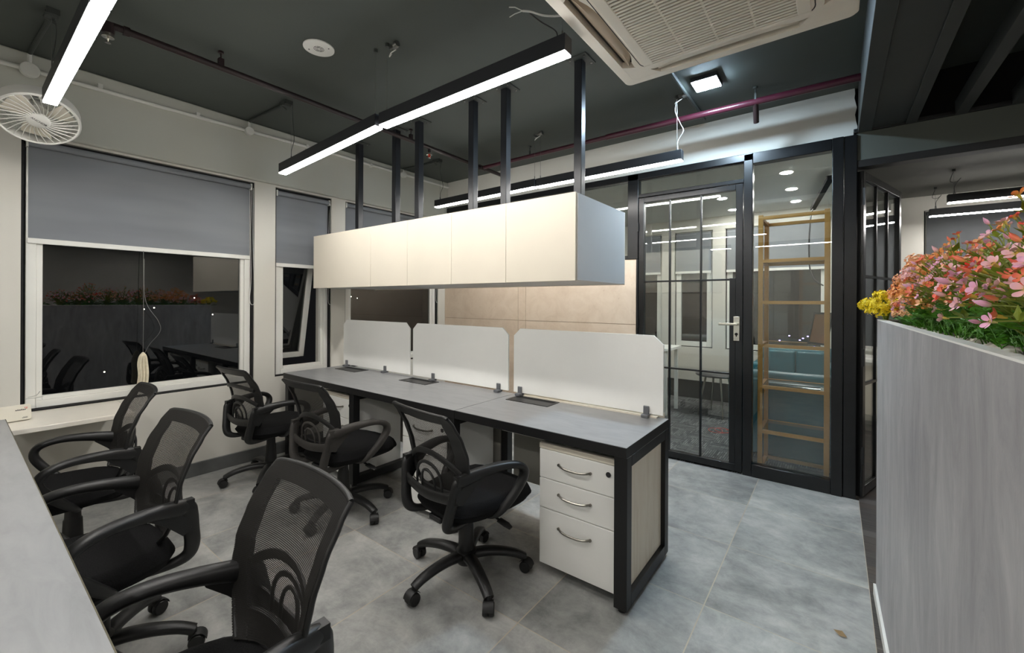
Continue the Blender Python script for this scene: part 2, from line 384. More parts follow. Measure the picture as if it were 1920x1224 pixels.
# partition wall above the glazing, with its ragged right end
m = MB(); rag = [(.118,2.604),(.122,2.66),(.114,2.70),(.108,2.75),(.118,2.80),(.112,2.83),(.104,2.87),(.108,2.90),(.106,H)]
m.prism([(-4.06,2.604)] + rag + [(-4.06,H)], lambda a, b, t: Vector((a, t, b)), (YB, YB+.1)); st('wall_back', m, simple('partition_paint', srgb(198,197,190), .65, var=.03, scale=1.5), smooth=0)
m = MB(); m.box(.10, XR, YB, YB+.1, 2.415, 2.615); st('wall_back_header', m, M['header'], smooth=0)
m = MB(); m.box(.10, XR, YB-.01, YB+.1, 2.365, 2.415).box(.10, XR, YB-.02, YB+.06, 2.612, 2.64); st('trim_header_rail', m, M['blackmetal'], bevel=.003)
m = MB(); m.box(.10, XR, YB+.02, YB+.1, 2.615, H); st('wall_back_upper', m, M['gap'], smooth=0)
# ceiling channel and slats above the passage
m = MB(); m.box(.125, .20, YS, 3.91, 2.61, H).box(.20, .375, YS, 3.91, 2.622, H).box(.375, .43, YS, 3.91, 2.61, H); st('trim_channel', m, M['darkbeam'], bevel=.002)
for i in range(14):
    x = .61 + i*.243; m = MB(); m.box(x, x+.056, YS, 3.91, 2.61, 2.70); o = st('trim_slat', m, M['darkbeam'], smooth=0)
# beige stone panelling under the interior window
m = MB()
for a, b in ((-4.055,-2.873),(-2.869,-2.767),(-2.763,-1.495)):
    for c, d in ((0,.36),(.364,1.186),(1.190,1.803)): m.box(a, b, YB-.012, YB+.05, c, d)
m2 = MB(); m2.box(-4.05, -1.50, YB-.004, YB+.07, 0, 1.80); w = st('wall_panelling', m, M['pink'], smooth=0)
j = m2.build('joint_backing', simple('panel_joint', srgb(150,122,98), .7), w)
# black framing of the partition
def bars(lst, y0=YB-.02, y1=YB+.06):
    m = MB()
    for a, b, c, d in lst: m.box(a, b, y0, y1, c, d)
    return m
st('trim_post', bars([(-1.578,-1.475,1.803,2.60),(-1.492,-1.475,0,1.803)]), M['blackpaint'], bevel=.004)
st('trim_post', bars([(-.597,-.532,0,2.60)]), M['blackpaint'], bevel=.004)
st('trim_post', bars([(-.022,.045,0,2.60)], YB-.03), M['blackpaint'], bevel=.004)
st('trim_post', bars([(.047,.122,0,2.60)], YB-.02, YB+.09), M['blackpaint'], bevel=.004)
st('trim_rail', bars([(-4.05,-.532,2.545,2.605)]), M['blackpaint'], bevel=.004)
st('trim_rail', bars([(-.532,-.022,2.515,2.60)], YB-.025), M['blackpaint'], bevel=.004)
st('trim_rail', bars([(-1.475,-.597,2.375,2.405)]), M['blackpaint'], bevel=.003)
# interior windows
w = struct('window_4', (-2.8, YB, 1.8)); bars([(-4.05,-1.578,1.803,1.84),(-4.05,-4.0,1.84,2.545),(-2.83,-2.79,1.84,2.545)], YB-.015, YB+.05).build('frame', M['blackpaint'], w, bevel=.003)
bars([(-4.0,-2.83,1.84,2.545),(-2.79,-1.578,1.84,2.545)], YB+.012, YB+.018).build('glass', M['glass'], w, smooth=0)
w = struct('window_5', (-1.03, YB, 2.4)); bars([(-1.475,-.597,2.405,2.545)], YB+.012, YB+.018).build('glass', M['glass'], w, smooth=0)
bars([(-1.475,-.597,2.405,2.412),(-1.475,-.597,2.538,2.545)], YB+.005, YB+.025).build('frame', M['blackpaint'], w)
w = struct('window_6', (-.28, YB, 0)); bars([(-.532,-.022,.102,2.515)], YB+.012, YB+.018).build('glass', M['glass'], w, smooth=0)
bars([(-.532,-.022,0,.10)], YB-.025).build('frame', M['blackpaint'], w, bevel=.004)
# glazed door
d = struct('door_1', (-1.03, YB, 0))
bars([(-1.472,-1.422,.012,2.37),(-.655,-.602,.012,2.37),(-1.422,-.655,2.325,2.37),(-1.422,-.655,.012,.07)], YB-.012, YB+.04).build('frame', M['blackpaint'], d, bevel=.003)
bars([(-1.198,-1.184,.07,2.325),(-.934,-.920,.07,2.325),(-1.422,-.655,1.582,1.597),(-1.422,-.655,.800,.814)], YB, YB+.03).build('glazing_bars', M['blackpaint'], d, bevel=.002)
bars([(-.70,-.655,.07,1.60)], YB-.008, YB+.036).build('lock_plate_panel', M['blackpaint'], d, bevel=.002)
bars([(-1.422,-.655,.07,2.325)], YB+.012, YB+.018).build('glass', M['glass'], d, smooth=0)
m = MB(); m.box(-.667, -.622, YB-.022, YB-.012, 1.085, 1.285); hd = m.build('handle', M['chrome'], d, bevel=.002)
m = MB(); m.cyl((-.645, YB-.02, 1.222), (-.645, YB-.065, 1.222), .011, n=12); m.sweep([(-.632,YB-.06,1.222),(-.70,YB-.062,1.222),(-.77,YB-.06,1.222)], [(.011,.006)]*3, (0,0,1)); m.build('lever', M['chrome'], hd)
m = MB(); m.cyl((-.645, YB-.024, 1.14), (-.645, YB-.020, 1.14), .012, n=14).box(-.649,-.641, YB-.024, YB-.02, 1.118, 1.14); m.build('keyhole', M['ink'], hd)
for z in (.35, 1.2, 2.1):
    m = MB(); m.cyl((-1.474, YB-.022, z-.04), (-1.474, YB-.022, z+.04), .008, n=10); m.build('hinge', M['blackmetal'], d)
# open door leaf into the far room
A = Vector((.140, YB+.03)); B = Vector((.425, 4.885)); L = (B-A).length; ux = (B-A)/L; uy = Vector((-ux.y, ux.x))
def leaf(a, b, t0, t1, z0, z1, m):
    o = MB(); o.box(a, b, t0, t1, z0, z1); R = Matrix(((ux.x, uy.x, 0, A.x), (ux.y, uy.y, 0, A.y), (0,0,1,0), (0,0,0,1))); m.merge(o.tf(R))
d = struct('door_2', (A.x, A.y, 0)); m = MB()
for q in ((0,.055,.012,2.345),(L-.055,L,.012,2.345),(.055,L-.055,2.29,2.345),(.055,L-.055,.012,.08)): leaf(q[0], q[1], -.02, .02, q[2], q[3], m)
m.build('frame', M['blackpaint'], d, bevel=.003); m = MB()
for a in (.055+(L-.11)/3, .055+2*(L-.11)/3): leaf(a-.009, a+.009, -.012, .012, .08, 2.29, m)
for z in (.80, 1.585): leaf(.055, L-.055, -.012, .012, z, z+.018, m)
m.build('glazing_bars', M['blackpaint'], d); m = MB(); leaf(.055, L-.055, -.003, .003, .08, 2.29, m); m.build('glass', M['glass'], d, smooth=0)
for z in (.25, .95, 2.1):
    m = MB(); leaf(-.012, .0, -.03, -.012, z, z+.12, m); m.build('hinge', M['blackmetal'], d)
# ------------------------------------------------------------------ windows of the left wall
def win_x(name, y0, y1, z0, z1, fw, sash=None):
    w = struct(name, (XW, (y0+y1)/2, z0)); yo0, yo1, zo0, zo1 = y0, y1, z0, z1
    m = MB(); m.box(-4.115, -4.075, y0-.012, y0+.012, z0-.01, z1).box(-4.115, -4.075, y1-.014, y1+.001, z0, z1).box(-4.115, -4.10, y0, y1, z1-.04, z1).box(-4.115, -4.065, y0, y1, z0-.004, z0+.010)
    m.build('sealant_gap', M['gap'], w); a, b, c, e = y0+.022, y1-.018, z0+.012, z1-.02
    m = MB()
    def fr(m, a, b, c, e, fw, x0, x1):
        m.box(x0, x1, a, a+fw, c, e).box(x0, x1, b-fw, b, c, e).box(x0, x1, a+fw, b-fw, c, c+fw).box(x0, x1, a+fw, b-fw, e-fw, e)
    fr(m, a, b, c, e, fw*.62, -4.16, -4.098); fr(m, a+fw*.62, b-fw*.62, c+fw*.62, e-fw*.62, fw*.38, -4.15, -4.108)
    m.build('frame', M['upvc'], w, bevel=.003)
    if sash is None:
        m = MB(); m.box(-4.134, -4.130, a+fw, b-fw, c+fw, e-fw); m.build('glass', M['wglass'], w, smooth=0)
    else:
        L_ = e - c - 2*fw; T = Matrix.Translation((-4.135, 0, e-fw)) @ Matrix.Rotation(sash, 4, 'Y') @ Matrix.Translation((0, 0, -L_))
        m = MB(); m2 = MB(); q = .052; m2.box(-.003, .003, a+fw+q, b-fw-q, q, L_-q)
        m.box(-.03, .02, a+fw, a+fw+q, 0, L_).box(-.03, .02, b-fw-q, b-fw, 0, L_).box(-.03, .02, a+fw, b-fw, 0, q).box(-.03, .02, a+fw, b-fw, L_-q, L_)
        s_ = m.tf(T).build('sash', M['upvc'], w, bevel=.004); m2.tf(T).build('sash_glass', M['wglass'], s_, smooth=0)
        m = MB(); m.cyl((.02,a+fw+.05,.02),(.045,a+fw+.05,.02),.012,n=10); m.sweep([(.045,a+fw+.04,.02),(.05,a+fw+.08,.05),(.05,a+fw+.13,.12)],[(.008,.005)]*3,(1,0,0)); m.tf(T).build('sash_handle', M['chrome'], s_)
    return w
w1 = win_x('window_1', *OP[0], .075)
w2 = win_x('window_2', *OP[1], .07, sash=math.radians(12))
w3 = win_x('window_3', *OP[2], .075)
m = MB(); m.box(-4.10, XW+.505, .175, .72, .655, .685); sill = m.build('windowsill_shelf', M['marble'], None, bevel=.004)
tag(sill, 'white marble shelf under the left window beside the grey desk', 'windowsill')
# roller blinds
def rblind(y0, y1, ztop, zbar, label, cord=True, x=-4.078, cy=None, cz=1.36):
    t = thing('roller_blind', label, 'blind', (x, (y0+y1)/2, ztop), 0, 'grey roller blinds on the window wall')
    m = MB(); r = .021; m.cyl((x, y0+.004, ztop-r), (x, y1-.004, ztop-r), r, n=20); m.build('roller', M['blind'], t)
    m = MB(); m.box(x-.0205, x-.019, y0+.004, y1-.004, zbar, ztop-r); m.build('fabric', M['blind'], t)
    m = MB(); m.box(x-.025, x-.010, y0, y1, zbar-.034, zbar); m.build('bottom_bar', M['white'], t, bevel=.003)
    for s_, y in ((-1, y0), (1, y1)):
        m = MB(); m.box(x-.022, x+.018, y-.008, y+.003, ztop-.05, ztop+.004); m.build('bracket', M['white'], t, bevel=.002)
    if cord:
        cy = y1 + .006 if cy is None else cy
        m = MB(); P_ = spline([(x, cy, ztop-.03), (x-.004, cy-.006, 2.0), (x, cy-.004, 1.6), (x+.004, cy-.014, cz+.05), (x+.012, cy+.0, cz), (x+.016, cy+.02, cz+.05), (x+.012, cy+.012, 1.7), (x+.006, cy+.008, 2.0), (x+.004, cy+.01, ztop-.03)], 6)
        m.tube(P_, .0022, 6); m.build('pull_cord', M['wire'], t)
    return t
rblind(.30, 1.596, 2.413, 1.79, 'grey roller blind half lowered over the large left window, widest of the row')
rblind(1.812, 2.318, 2.405, 1.745, 'narrow grey roller blind over the middle window with the open sash')
rblind(2.505, 3.768, 2.42, 1.80, 'grey roller blind behind the ends of the black hanging posts, nearest the corner', cy=3.778, cz=1.38)
# cord and cloth hanging at the left window
t = thing('hanging_cloth', 'beige cloth strip tied to a cord hanging in front of the left window', 'cloth', (-4.04, .86, .78))
m = MB(); m.tube(spline([(-4.075,.868,1.76),(-4.05,.865,1.3),(-4.045,.862,1.005)],8), .0016, 6); m.build('cord', M['steelwire'], t)
m = MB(); m.tube(spline([(-4.06,.87,1.70),(-4.05,.875,1.40),(-4.045,.95,1.24),(-4.045,.96,1.16),(-4.045,.90,1.07),(-4.045,.872,1.005)],8), .0016, 6); m.build('looped_cord', M['steelwire'], t)
m = MB()
for k in range(6):
    x = -4.05 + .012*(k % 2); y = .838 + .0088*k
    m.tube(spline([(-4.045,.862,1.005),(x, y*.6+.345, .985),(x, y,.93),(x+.004,y+.004,.85),(x,y-.002,.775-.01*(k%3))],4), [.004]+[.009]*16 if False else .0085, 7)
m.ell((-4.045,.862,1.005),(.010,.010,.010)); m.build('cloth_strip', M['cloth'], t)
# plastic trunking piece on the shelf at far left
t = thing('plastic_cover', 'cream plastic cover lying on the shelf at the far left edge of the desk', 'cover', (-3.84, .22, .685), 0)
Q = Matrix.Translation((-3.80,.225,.687)) @ Matrix.Rotation(math.radians(96),4,'Z') @ Matrix.Rotation(math.radians(-14),4,'X')
m = MB(); m.prism(rrect(-.17,.075,0,.092,.012,4), lambda a,b,t_: Vector((a,t_,b)), (-.013,.013)); m.tf(Q).build('shell', M['offwhite'], t, bevel=.003)
m = MB()
for k, (a, w_) in enumerate(((.012,.006),(.020,.004),(.026,.007),(.035,.004),(.041,.006),(.049,.003))): m.box(a, a+w_, -.0142, -.0128, .058, .063+.002*(k%2))
m.box(.036,.058,-.0142,-.0128,.012,.0145).box(.040,.058,-.0142,-.0128,.017,.0185); m.tf(Q).build('print', M['ink'], t, smooth=0)
m = MB(); m.box(.048,.052,-.0142,-.0128,.070,.074).box(.054,.060,-.0142,-.0128,.070,.0735).box(.053,.058,-.0142,-.0128,.064,.067); m.tf(Q).build('red_print', M['red'], t, smooth=0)
m = MB(); m.tube(spline([(-3.99,.30,.79),(-3.96,.33,.80),(-3.93,.345,.83)],5), .002, 6); m.tube(spline([(-4.0,.29,.78),(-3.97,.33,.785),(-3.93,.36,.795)],5), .002, 6); m.build('loose_wires', M['wire'], t)
# rear windows and their blinds (seen through the glass)
for i, (a, b, c, d_) in enumerate(OPF):
    w = struct('window_%d' % (7+i), ((a+b)/2, YF, c)); m = MB(); y0, y1 = YF+.04, YF+.10
    m.box(a+.015, a+.085, y0, y1, c+.015, d_).box(b-.085, b-.015, y0, y1, c+.015, d_).box(a+.085, b-.085, y0, y1, c+.015, c+.085).box(a+.085, b-.085, y0, y1, d_-.07, d_)
    m.build('frame', M['upvc'], w, bevel=.003); m = MB(); m.box(a, a+.015, y0+.01, y1, c, d_).box(b-.015, b, y0+.01, y1, c, d_).box(a, b, y0+.01, y1, c, c+.015); m.build('sealant_gap', M['gap'], w)
    m = MB(); m.box(a+.085, b-.085, YF+.07, YF+.074, c+.085, d_-.07); m.build('glass', M['wglass'], w, smooth=0)
BL = ['short grey roller blind seen through the dark upper interior window', 'grey roller blind seen through the left part of the glass door', 'narrow grey roller blind above the rear window seen through the glass door', 'wide grey roller blind behind the gold shelf',
      'narrow dark blind seen right of the open glass door', 'dark blind lowered behind the pink and peach flowers']
for i, (a, b, c, d_) in enumerate(OPF):
    zb = 1.86 if i < 4 else .86
    t = thing('roller_blind', BL[i], 'blind', ((a+b)/2, YF+.02, 2.43), 0, 'roller blinds on the rear windows'); y = YF+.018
    bm_ = M['blind'] if i < 4 else M['blinddark'] if 'blinddark' in M else M.setdefault('blinddark', simple('dark_blind_fabric', srgb(78,80,82), .85))
    m = MB(); m.cyl((a+.02, y, 2.405), (b-.02, y, 2.405), .02, n=14); m.build('roller', bm_, t)
    m = MB(); m.box(a+.02, b-.02, y-.021, y-.0195, zb, 2.405); m.build('fabric', bm_, t)
    m = MB(); m.box(a+.015, b-.015, y-.028, y-.013, zb-.034, zb); m.build('bottom_bar', M['white'], t)
    m = MB(); m.tube(spline([(b-.01,y,2.4),(b-.006,y-.01,1.9),(b-.02,y-.012,1.35),(b+.0,y-.014,1.30),(b+.012,y-.012,1.36),(b+.004,y-.01,1.9),(b-.006,y,2.4)],5), .0022, 5); m.build('pull_cord', M['wire'], t)
# ------------------------------------------------------------------ linear pendant lights
def linear(xa, xb, y, za, zb, label, wires, group='black linear pendant lights in the office', hw=.029, hh=.075, top=H, y2=None):
    """bar from (xa,za) to (xb,zb) along X"""
    y2 = y if y2 is None else y2
    t = thing('linear_pendant_light', label, 'lamp', ((xa+xb)/2, (y+y2)/2, (za+zb)/2), 0, group)
    def seg(m, a, b, lo, hi, w):
        f = lambda x: (za + (zb-za)*(x-xa)/(xb-xa), y + (y2-y)*(x-xa)/(xb-xa))
        (z0, ya), (z1, yb) = f(a), f(b)
        return m.add([(a,ya-w,z0+lo),(b,yb-w,z1+lo),(b,yb+w,z1+lo),(a,ya+w,z0+lo),(a,ya-w,z0+hi),(b,yb-w,z1+hi),(b,yb+w,z1+hi),(a,ya+w,z0+hi)],
              [(0,3,2,1),(4,5,6,7),(0,1,5,4),(1,2,6,5),(2,3,7,6),(3,0,4,7)])
    seg(MB(), xa, xb, .004, hh, hw).build('housing', M['lightbody'], t, bevel=.0015)
    m = MB(); seg(m, xa+.002, xa+.006, -.002, .01, hw-.001); seg(m, xb-.006, xb-.002, -.002, .01, hw-.001); 
    seg(MB(), xa+.004, xb-.004, -.004, .006, hw-.0025).build('diffuser', M['lamp'], t, smooth=0)
    for (x, kind) in wires:
        z = za + (zb-za)*(x-xa)/(xb-xa) + hh; yy = y + (y2-y)*(x-xa)/(xb-xa)
        m = MB(); m.cyl((x, yy, z), (x, yy, top-.005), .0012, n=6).cyl((x, yy, z), (x, yy, z+.03), .004, n=8); m.build('suspension_wire', M['steelwire'], t)
        m = MB(); m.cyl((x, yy, top-.02), (x, yy, top), .012, n=10); m.build('ceiling_clip', M['conduit'], t)
        if kind:
            m = MB(); m.tube(spline([(x, yy+.01, top-.02), (x-.02, yy+.02, top-.10), (x+.02, yy+.01, (top+z)/2-.0), (x+.045, yy, z+.14), (x+.005, yy, z+.07), (x+.01, yy, z)], 6), .0022, 6)
            m.build('power_cable', M['wire'] if kind == 3 else M['conduit'], t)
    return t
M['lightbody'] = simple('graphite_aluminium', srgb(34,36,40), .45, var=.05)
linear(-3.51, -2.212, 1.60, 2.405, 2.452, 'black linear pendant light, left of the pair over the desk, end towards the window', [(-3.36,1),(-2.25,0)], y2=1.575)
linear(-2.185, -.905, 1.582, 2.45, 2.45, 'black linear pendant light nearest the ceiling air conditioner, right of the pair over the desk', [(-2.145,0),(-.935,0)])
linear(-3.53, -2.200, 3.262, 2.437, 2.45, 'rear linear pendant light behind the hanging posts, left one of the pair', [(-3.47,1),(-2.215,0)])
linear(-2.190, -.905, 3.275, 2.45, 2.45, 'rear linear pendant light in front of the glass door, right one of the pair', [(-2.16,0),(-.945,3)])
linear(-3.37, -2.112, .326, 2.45, 2.45, 'bright linear pendant light crossing in front of the round wall fan', [(-3.32,1),(-2.15,0)])
linear(-2.100, -.84, .326, 2.45, 2.45, 'linear pendant light of which only the end shows at the top edge left', [(-2.06,0),(-.88,0)])
linear(.80, 2.05, 5.42, 2.30, 2.30, 'upper of the two linear pendant lights seen past the open glass door above the flowers', [(.84,1),(2.0,0)], 'linear pendant lights in the far room', top=2.6)
linear(.775, 2.05, 6.15, 2.30, 2.30, 'lower of the two linear pendant lights seen past the open glass door above the flowers', [(.82,1),(2.0,0)], 'linear pendant lights in the far room', top=2.6)
for i_, (xx, yy) in enumerate(((.9,.3),(2.4,.3),(.9,-1.3),(2.4,-1.3),(2.4,2.4),(-2.9,-1.3),(-1.2,-1.3))):  # unseen pendants added as fill light, behind the camera and beyond the planter
    linear(xx, xx+1.28, yy, 2.45, 2.45, 'linear pendant light added out of view as fill light', [(xx+.05,0),(xx+1.2,0)], 'added fill pendant lights outside the picture')
# loose cable end beside the right pendant
t = thing('loose_cable', 'white cable with stripped ends sticking out above the right end of the front pendant light', 'cable', (-.95,1.57,2.60))
m = MB(); P_ = spline([(-.90,1.60,2.66),(-.93,1.585,2.625),(-1.0,1.55,2.63),(-1.06,1.53,2.66),(-1.10,1.52,2.675)],6); m.tube(P_, .0045, 8)
m.tube([(-1.10,1.52,2.675),(-1.135,1.51,2.70),(-1.16,1.50,2.705)], .0022, 6).tube([(-1.10,1.52,2.675),(-1.14,1.515,2.675),(-1.165,1.51,2.668)], .0022, 6); m.build('cable', M['wire'], t)
m = MB(); m.tube(spline([(-.96,1.582,2.527),(-.97,1.585,2.57),(-1.03,1.56,2.62),(-1.07,1.53,2.66)],6), .003, 6); m.build('dark_core', M['dkwire'], t)
# cool square lamp
t = thing('square_ceiling_lamp', 'small square cool-white lamp on the dark ceiling beside the air conditioner', 'lamp', (-.717,3.16,H))
m = MB(); m.box(-.802,-.632,3.075,3.245,H-.03,H); m.build('housing', M['lightbody'], t, bevel=.003)
m = MB(); m.box(-.796,-.638,3.081,3.239,H-.034,H-.028); m.build('diffuser', M['cool'], t, smooth=0)
# round speaker
t = thing('ceiling_speaker', 'round white perforated speaker disc in the dark ceiling', 'speaker', (-2.512,1.357,H))
m = MB(); T = Matrix.Translation((-2.512,1.357,H-.006)); m.lathe([(.0,-.002),(.08,-.002),(.088,.0),(.088,.006)], 40, T, cap=False); m.build('disc', M['white'], t)
m = MB()
for r, n in ((.012,3),(.020,5),(.028,7)):
    for k in range(n):
        a0 = 2*PI*k/n; m.tube([(-2.512+r*math.cos(a0+q*1.75*PI/n/5), 1.357+r*math.sin(a0+q*1.75*PI/n/5), H-.0085) for q in range(6)], .0013, 4)
m.build('slots', M['ink'], t); m = MB()
for a in (-1, 1): m.cyl((-2.512+a*.05,1.357+a*.035,H-.0095),(-2.512+a*.05,1.357+a*.035,H-.007),.004,n=8)
m.build('screws', M['ink'], t)
# ------------------------------------------------------------------ sprinkler pipes
def hanger(x, y, z, mat, t, w_=.014):
    m = MB(); m.box(x-w_, x+w_, y-w_, y+w_, z+.0, z+.055); m.cyl((x,y,z+.05),(x,y,H),.004,n=8).cyl((x,y,H-.012),(x,y,H),.016,n=10)
    m.build('hanger', mat, t)
t = thing('sprinkler_pipe', 'dark maroon sprinkler pipe running along the ceiling on the left, above the pendant lights', 'pipe', (-3.04,2.2,2.838))
m = MB(); m.tube(spline([(-3.04,.50,2.80),(-3.04,.503,2.825),(-3.04,.52,2.838),(-3.04,.60,2.838)],4)+[(-3.04,3.86,2.838)], .019, 14); m.cyl((-3.04,.50,2.845),(-3.04,.50,2.79),.026,n=14).cyl((-3.04,.56,2.838),(-3.04,.585,2.838),.025,n=14).cyl((-3.04,3.43,2.838),(-3.04,3.51,2.838),.026,n=14)
m.cyl((-3.04,2.72,2.838),(-3.04,2.72,2.79),.015,n=10)
m.build('pipe', M['dkmaroon'], t)
for y in (1.015, 2.5): hanger(-3.04, y, 2.838, M['dkmaroon'], t)
t = thing('sprinkler_pipe', 'maroon sprinkler pipe running along the ceiling in front of the wall above the glass door', 'pipe', (-1.46,3.47,2.838))
m = MB(); m.cyl((-3.015,3.47,2.838),(-1.55,3.47,2.838),.019,n=14).cyl((-1.60,3.47,2.838),(-1.55,3.47,2.838),.024,n=14).cyl((-1.55,3.47,2.838),(.124,3.50,2.838),.024,n=16)
m.build('pipe', M['maroon'], t)
for x in (-2.42, -.46): hanger(x, 3.475, 2.838, M['conduit'], t, .006)
m = MB(); m.cyl((-.46,3.49,2.83),(-.47,3.60,2.73),.019,n=12); m.build('drop_nipple', M['dkmaroon'], t)
def head(x, y, z, label, bulb, sh=True):
    t = thing('fire_sprinkler', label, 'sprinkler', (x,y,z))
    m = MB(); m.cyl((x,y,z),(x,y,z-.012),.011,n=12).lathe([(.008,0),(.026,-.006),(.026,-.009),(.008,-.006)],20,Matrix.Translation((x,y,z-.010)))
    for s_ in (-1,1): m.tube([(x+s_*.008,y,z-.012),(x+s_*.014,y,z-.03),(x+s_*.004,y,z-.046)],.0022,6)
    m.cyl((x,y,z-.046),(x,y,z-.049),.013,n=14); m.build('body', M['chrome'], t)
    m = MB(); m.cyl((x,y,z-.014),(x,y,z-.044),.0065 if bulb is M['darkglass'] else .012,n=10); m.build('bulb', bulb, t)
head(-3.04,.50,2.79,'chrome sprinkler head hanging from the elbow at the pipe end, top left', M['darkglass'])
head(-3.04,2.72,2.79,'sprinkler head with orange-red cap hanging below the pipe between the hanging posts', M['red'])
# ------------------------------------------------------------------ conduits
XB = XBEAM+.016
t = thing('white_conduit', 'white conduit running along the beam above the windows', 'conduit', (XB,1.9,2.845))
m = MB(); m.tube([(XB,-.6,2.80),(XB,.24,2.826),(XB,.95,2.834),(XB,1.6,2.848),(XB,2.4,2.866),(XB,3.2,2.869),(XB,3.905,2.871)], .014, 12); m.build('pipe', M['wconduit'], t)
for y in (.62, 1.18, 2.05, 2.75):
    m = MB(); m.box(XBEAM, XB+.015, y-.012, y+.012, 2.825+.02*(y/3), 2.862+.02*(y/3)); m.build('clip', M['wconduit'], t)
LB = ['round junction box on the conduit behind the round fan', 'round junction box on the conduit above the pier between the two left windows', 'round junction box on the conduit behind the hanging posts']
LC = ['dark ceiling conduit from the window wall to the pendant light beside the fan', 'dark ceiling conduit from the window wall to the front pendant light', 'dark ceiling conduit from the window wall to the rear pendant light']
for k, (y, z, xe) in enumerate(((.30,2.828,-3.35),(1.545,2.848,-3.40),(3.18,2.869,-3.46))):
    r = .044 if k == 0 else .034
    t = thing('junction_box', LB[k], 'junction box', (XB,y,z), 0, 'round junction boxes on the white conduit')
    m = MB(); m.lathe([(r*.98,-.02),(r,-.016),(r,.014),(r*.95,.018)], 28, Matrix.Translation((XB+.014,y,z-.008)) @ Matrix.Rotation(PI/2,4,'Y')); m.build('box', M['wconduit'], t)
    m = MB(); m.cyl((XB+.014,y,z+r-.015),(XB+.014,y,H-.02),.010,n=10); m.build('riser', M['wconduit'], t)
    t = thing('ceiling_conduit', LC[k], 'conduit', (xe-.2,y,H-.014), 0, 'dark conduits across the ceiling from the window wall')
    m = MB(); m.tube([(XB+.02,y,H-.014),(xe-.04,y+.03,H-.014)], .0115, 10); m.build('pipe', M['conduit'], t)
    m = MB(); m.box(xe-.05,xe+.05,y+.005,y+.055,H-.03,H).cyl((xe+.03,y+.0,H-.03),(xe+.03,y+.05,H-.03),.014,n=8).cyl((xe-.03,y+.0,H-.02),(xe-.035,y+.05,H-.045),.006,n=8); m.build('open_box', M['conduit'], t)
def jbox(x, y, label):
    t = thing('ceiling_junction_box', label, 'junction box', (x,y,H), 0, 'metal junction boxes above the light wires')
    m = MB(); m.box(x-.030,x+.030,y-.012,y+.012,H-.016,H).cyl((x-.02,y,H-.03),(x-.02,y+.015,H-.012),.006,n=8).cyl((x+.03,y-.02,H-.02),(x+.06,y-.02,H-.016),.018,n=12); m.build('box', M['steelwire'], t)
    m = MB(); m.tube(spline([(x-.02,y,H-.04),(x-.03,y-.01,H-.06),(x,y-.02,H-.05),(x+.02,y,H-.03)],4), .003, 6); m.build('loose_wire', M['wire'], t)
jbox(-2.13,1.62,'metal junction box on the ceiling above the gap between the two front pendant lights')
jbox(-2.17,3.25,'metal junction box on the ceiling above the gap between the two rear pendant lights')
jbox(-.93,3.28,'metal junction box on the ceiling beside the cool square lamp')
t = thing('ceiling_conduit', 'dark conduit on the ceiling from the air conditioner towards the maroon pipe', 'conduit', (-.875,3.0,H))
m = MB(); m.cyl((-.875,1.9,H-.013),(-.875,3.80,H-.013),.013,n=10); m.build('pipe', M['conduit'], t)
# ------------------------------------------------------------------ air conditioner
ax0, ax1, ay0, ay1, az = -.885, .070, 1.222, 2.177, 2.54
acx, acy = (ax0+ax1)/2, (ay0+ay1)/2
t = thing('ceiling_air_conditioner', 'ivory four-way cassette air conditioner with louvred grille hanging under the dark ceiling', 'air conditioner', (acx,acy,az))
m = MB(); m.box(acx-.415,acx+.415,acy-.415,acy+.415,az+.045,H-.06); m.build('body', M['lightbody'], t, bevel=.01)
m = MB()
for a in (-1,1):
    for b in (-1,1): m.cyl((acx+a*.39,acy+b*.39,H-.1),(acx+a*.39,acy+b*.39,H),.005,n=8)
m.build('hanging_rods', M['steelwire'], t)
# outer frame ring (outer edge to slot) built as profile strips
def ring(o, i, z0, z1, m, ro=.03, ri=.06, n=7):
    A_ = rrect(acx-o, acx+o, acy-o, acy+o, ro, n); B_ = rrect(acx-i, acx+i, acy-i, acy+i, ri, n); k = len(A_)
    vs = [Vector((a,b,z0)) for a,b in A_] + [Vector((a,b,z1)) for a,b in B_]
    return m.add(vs, [(q,(q+1)%k,k+(q+1)%k,k+q) for q in range(k)])
m = MB(); ring(.4775,.4775,az+.045,az+.006,m); ring(.4775,.472,az+.006,az,m); ring(.472,.425,az,az-.002,m,.03,.03); ring(.425,.425,az-.002,az+.03,m,.03,.03); m.build('outer_panel', M['acplastic'], t)
m = MB(); ring(.43,.30,az+.030,az+.030,m); m.build('slot_recess', M['acdark'], t, smooth=0)
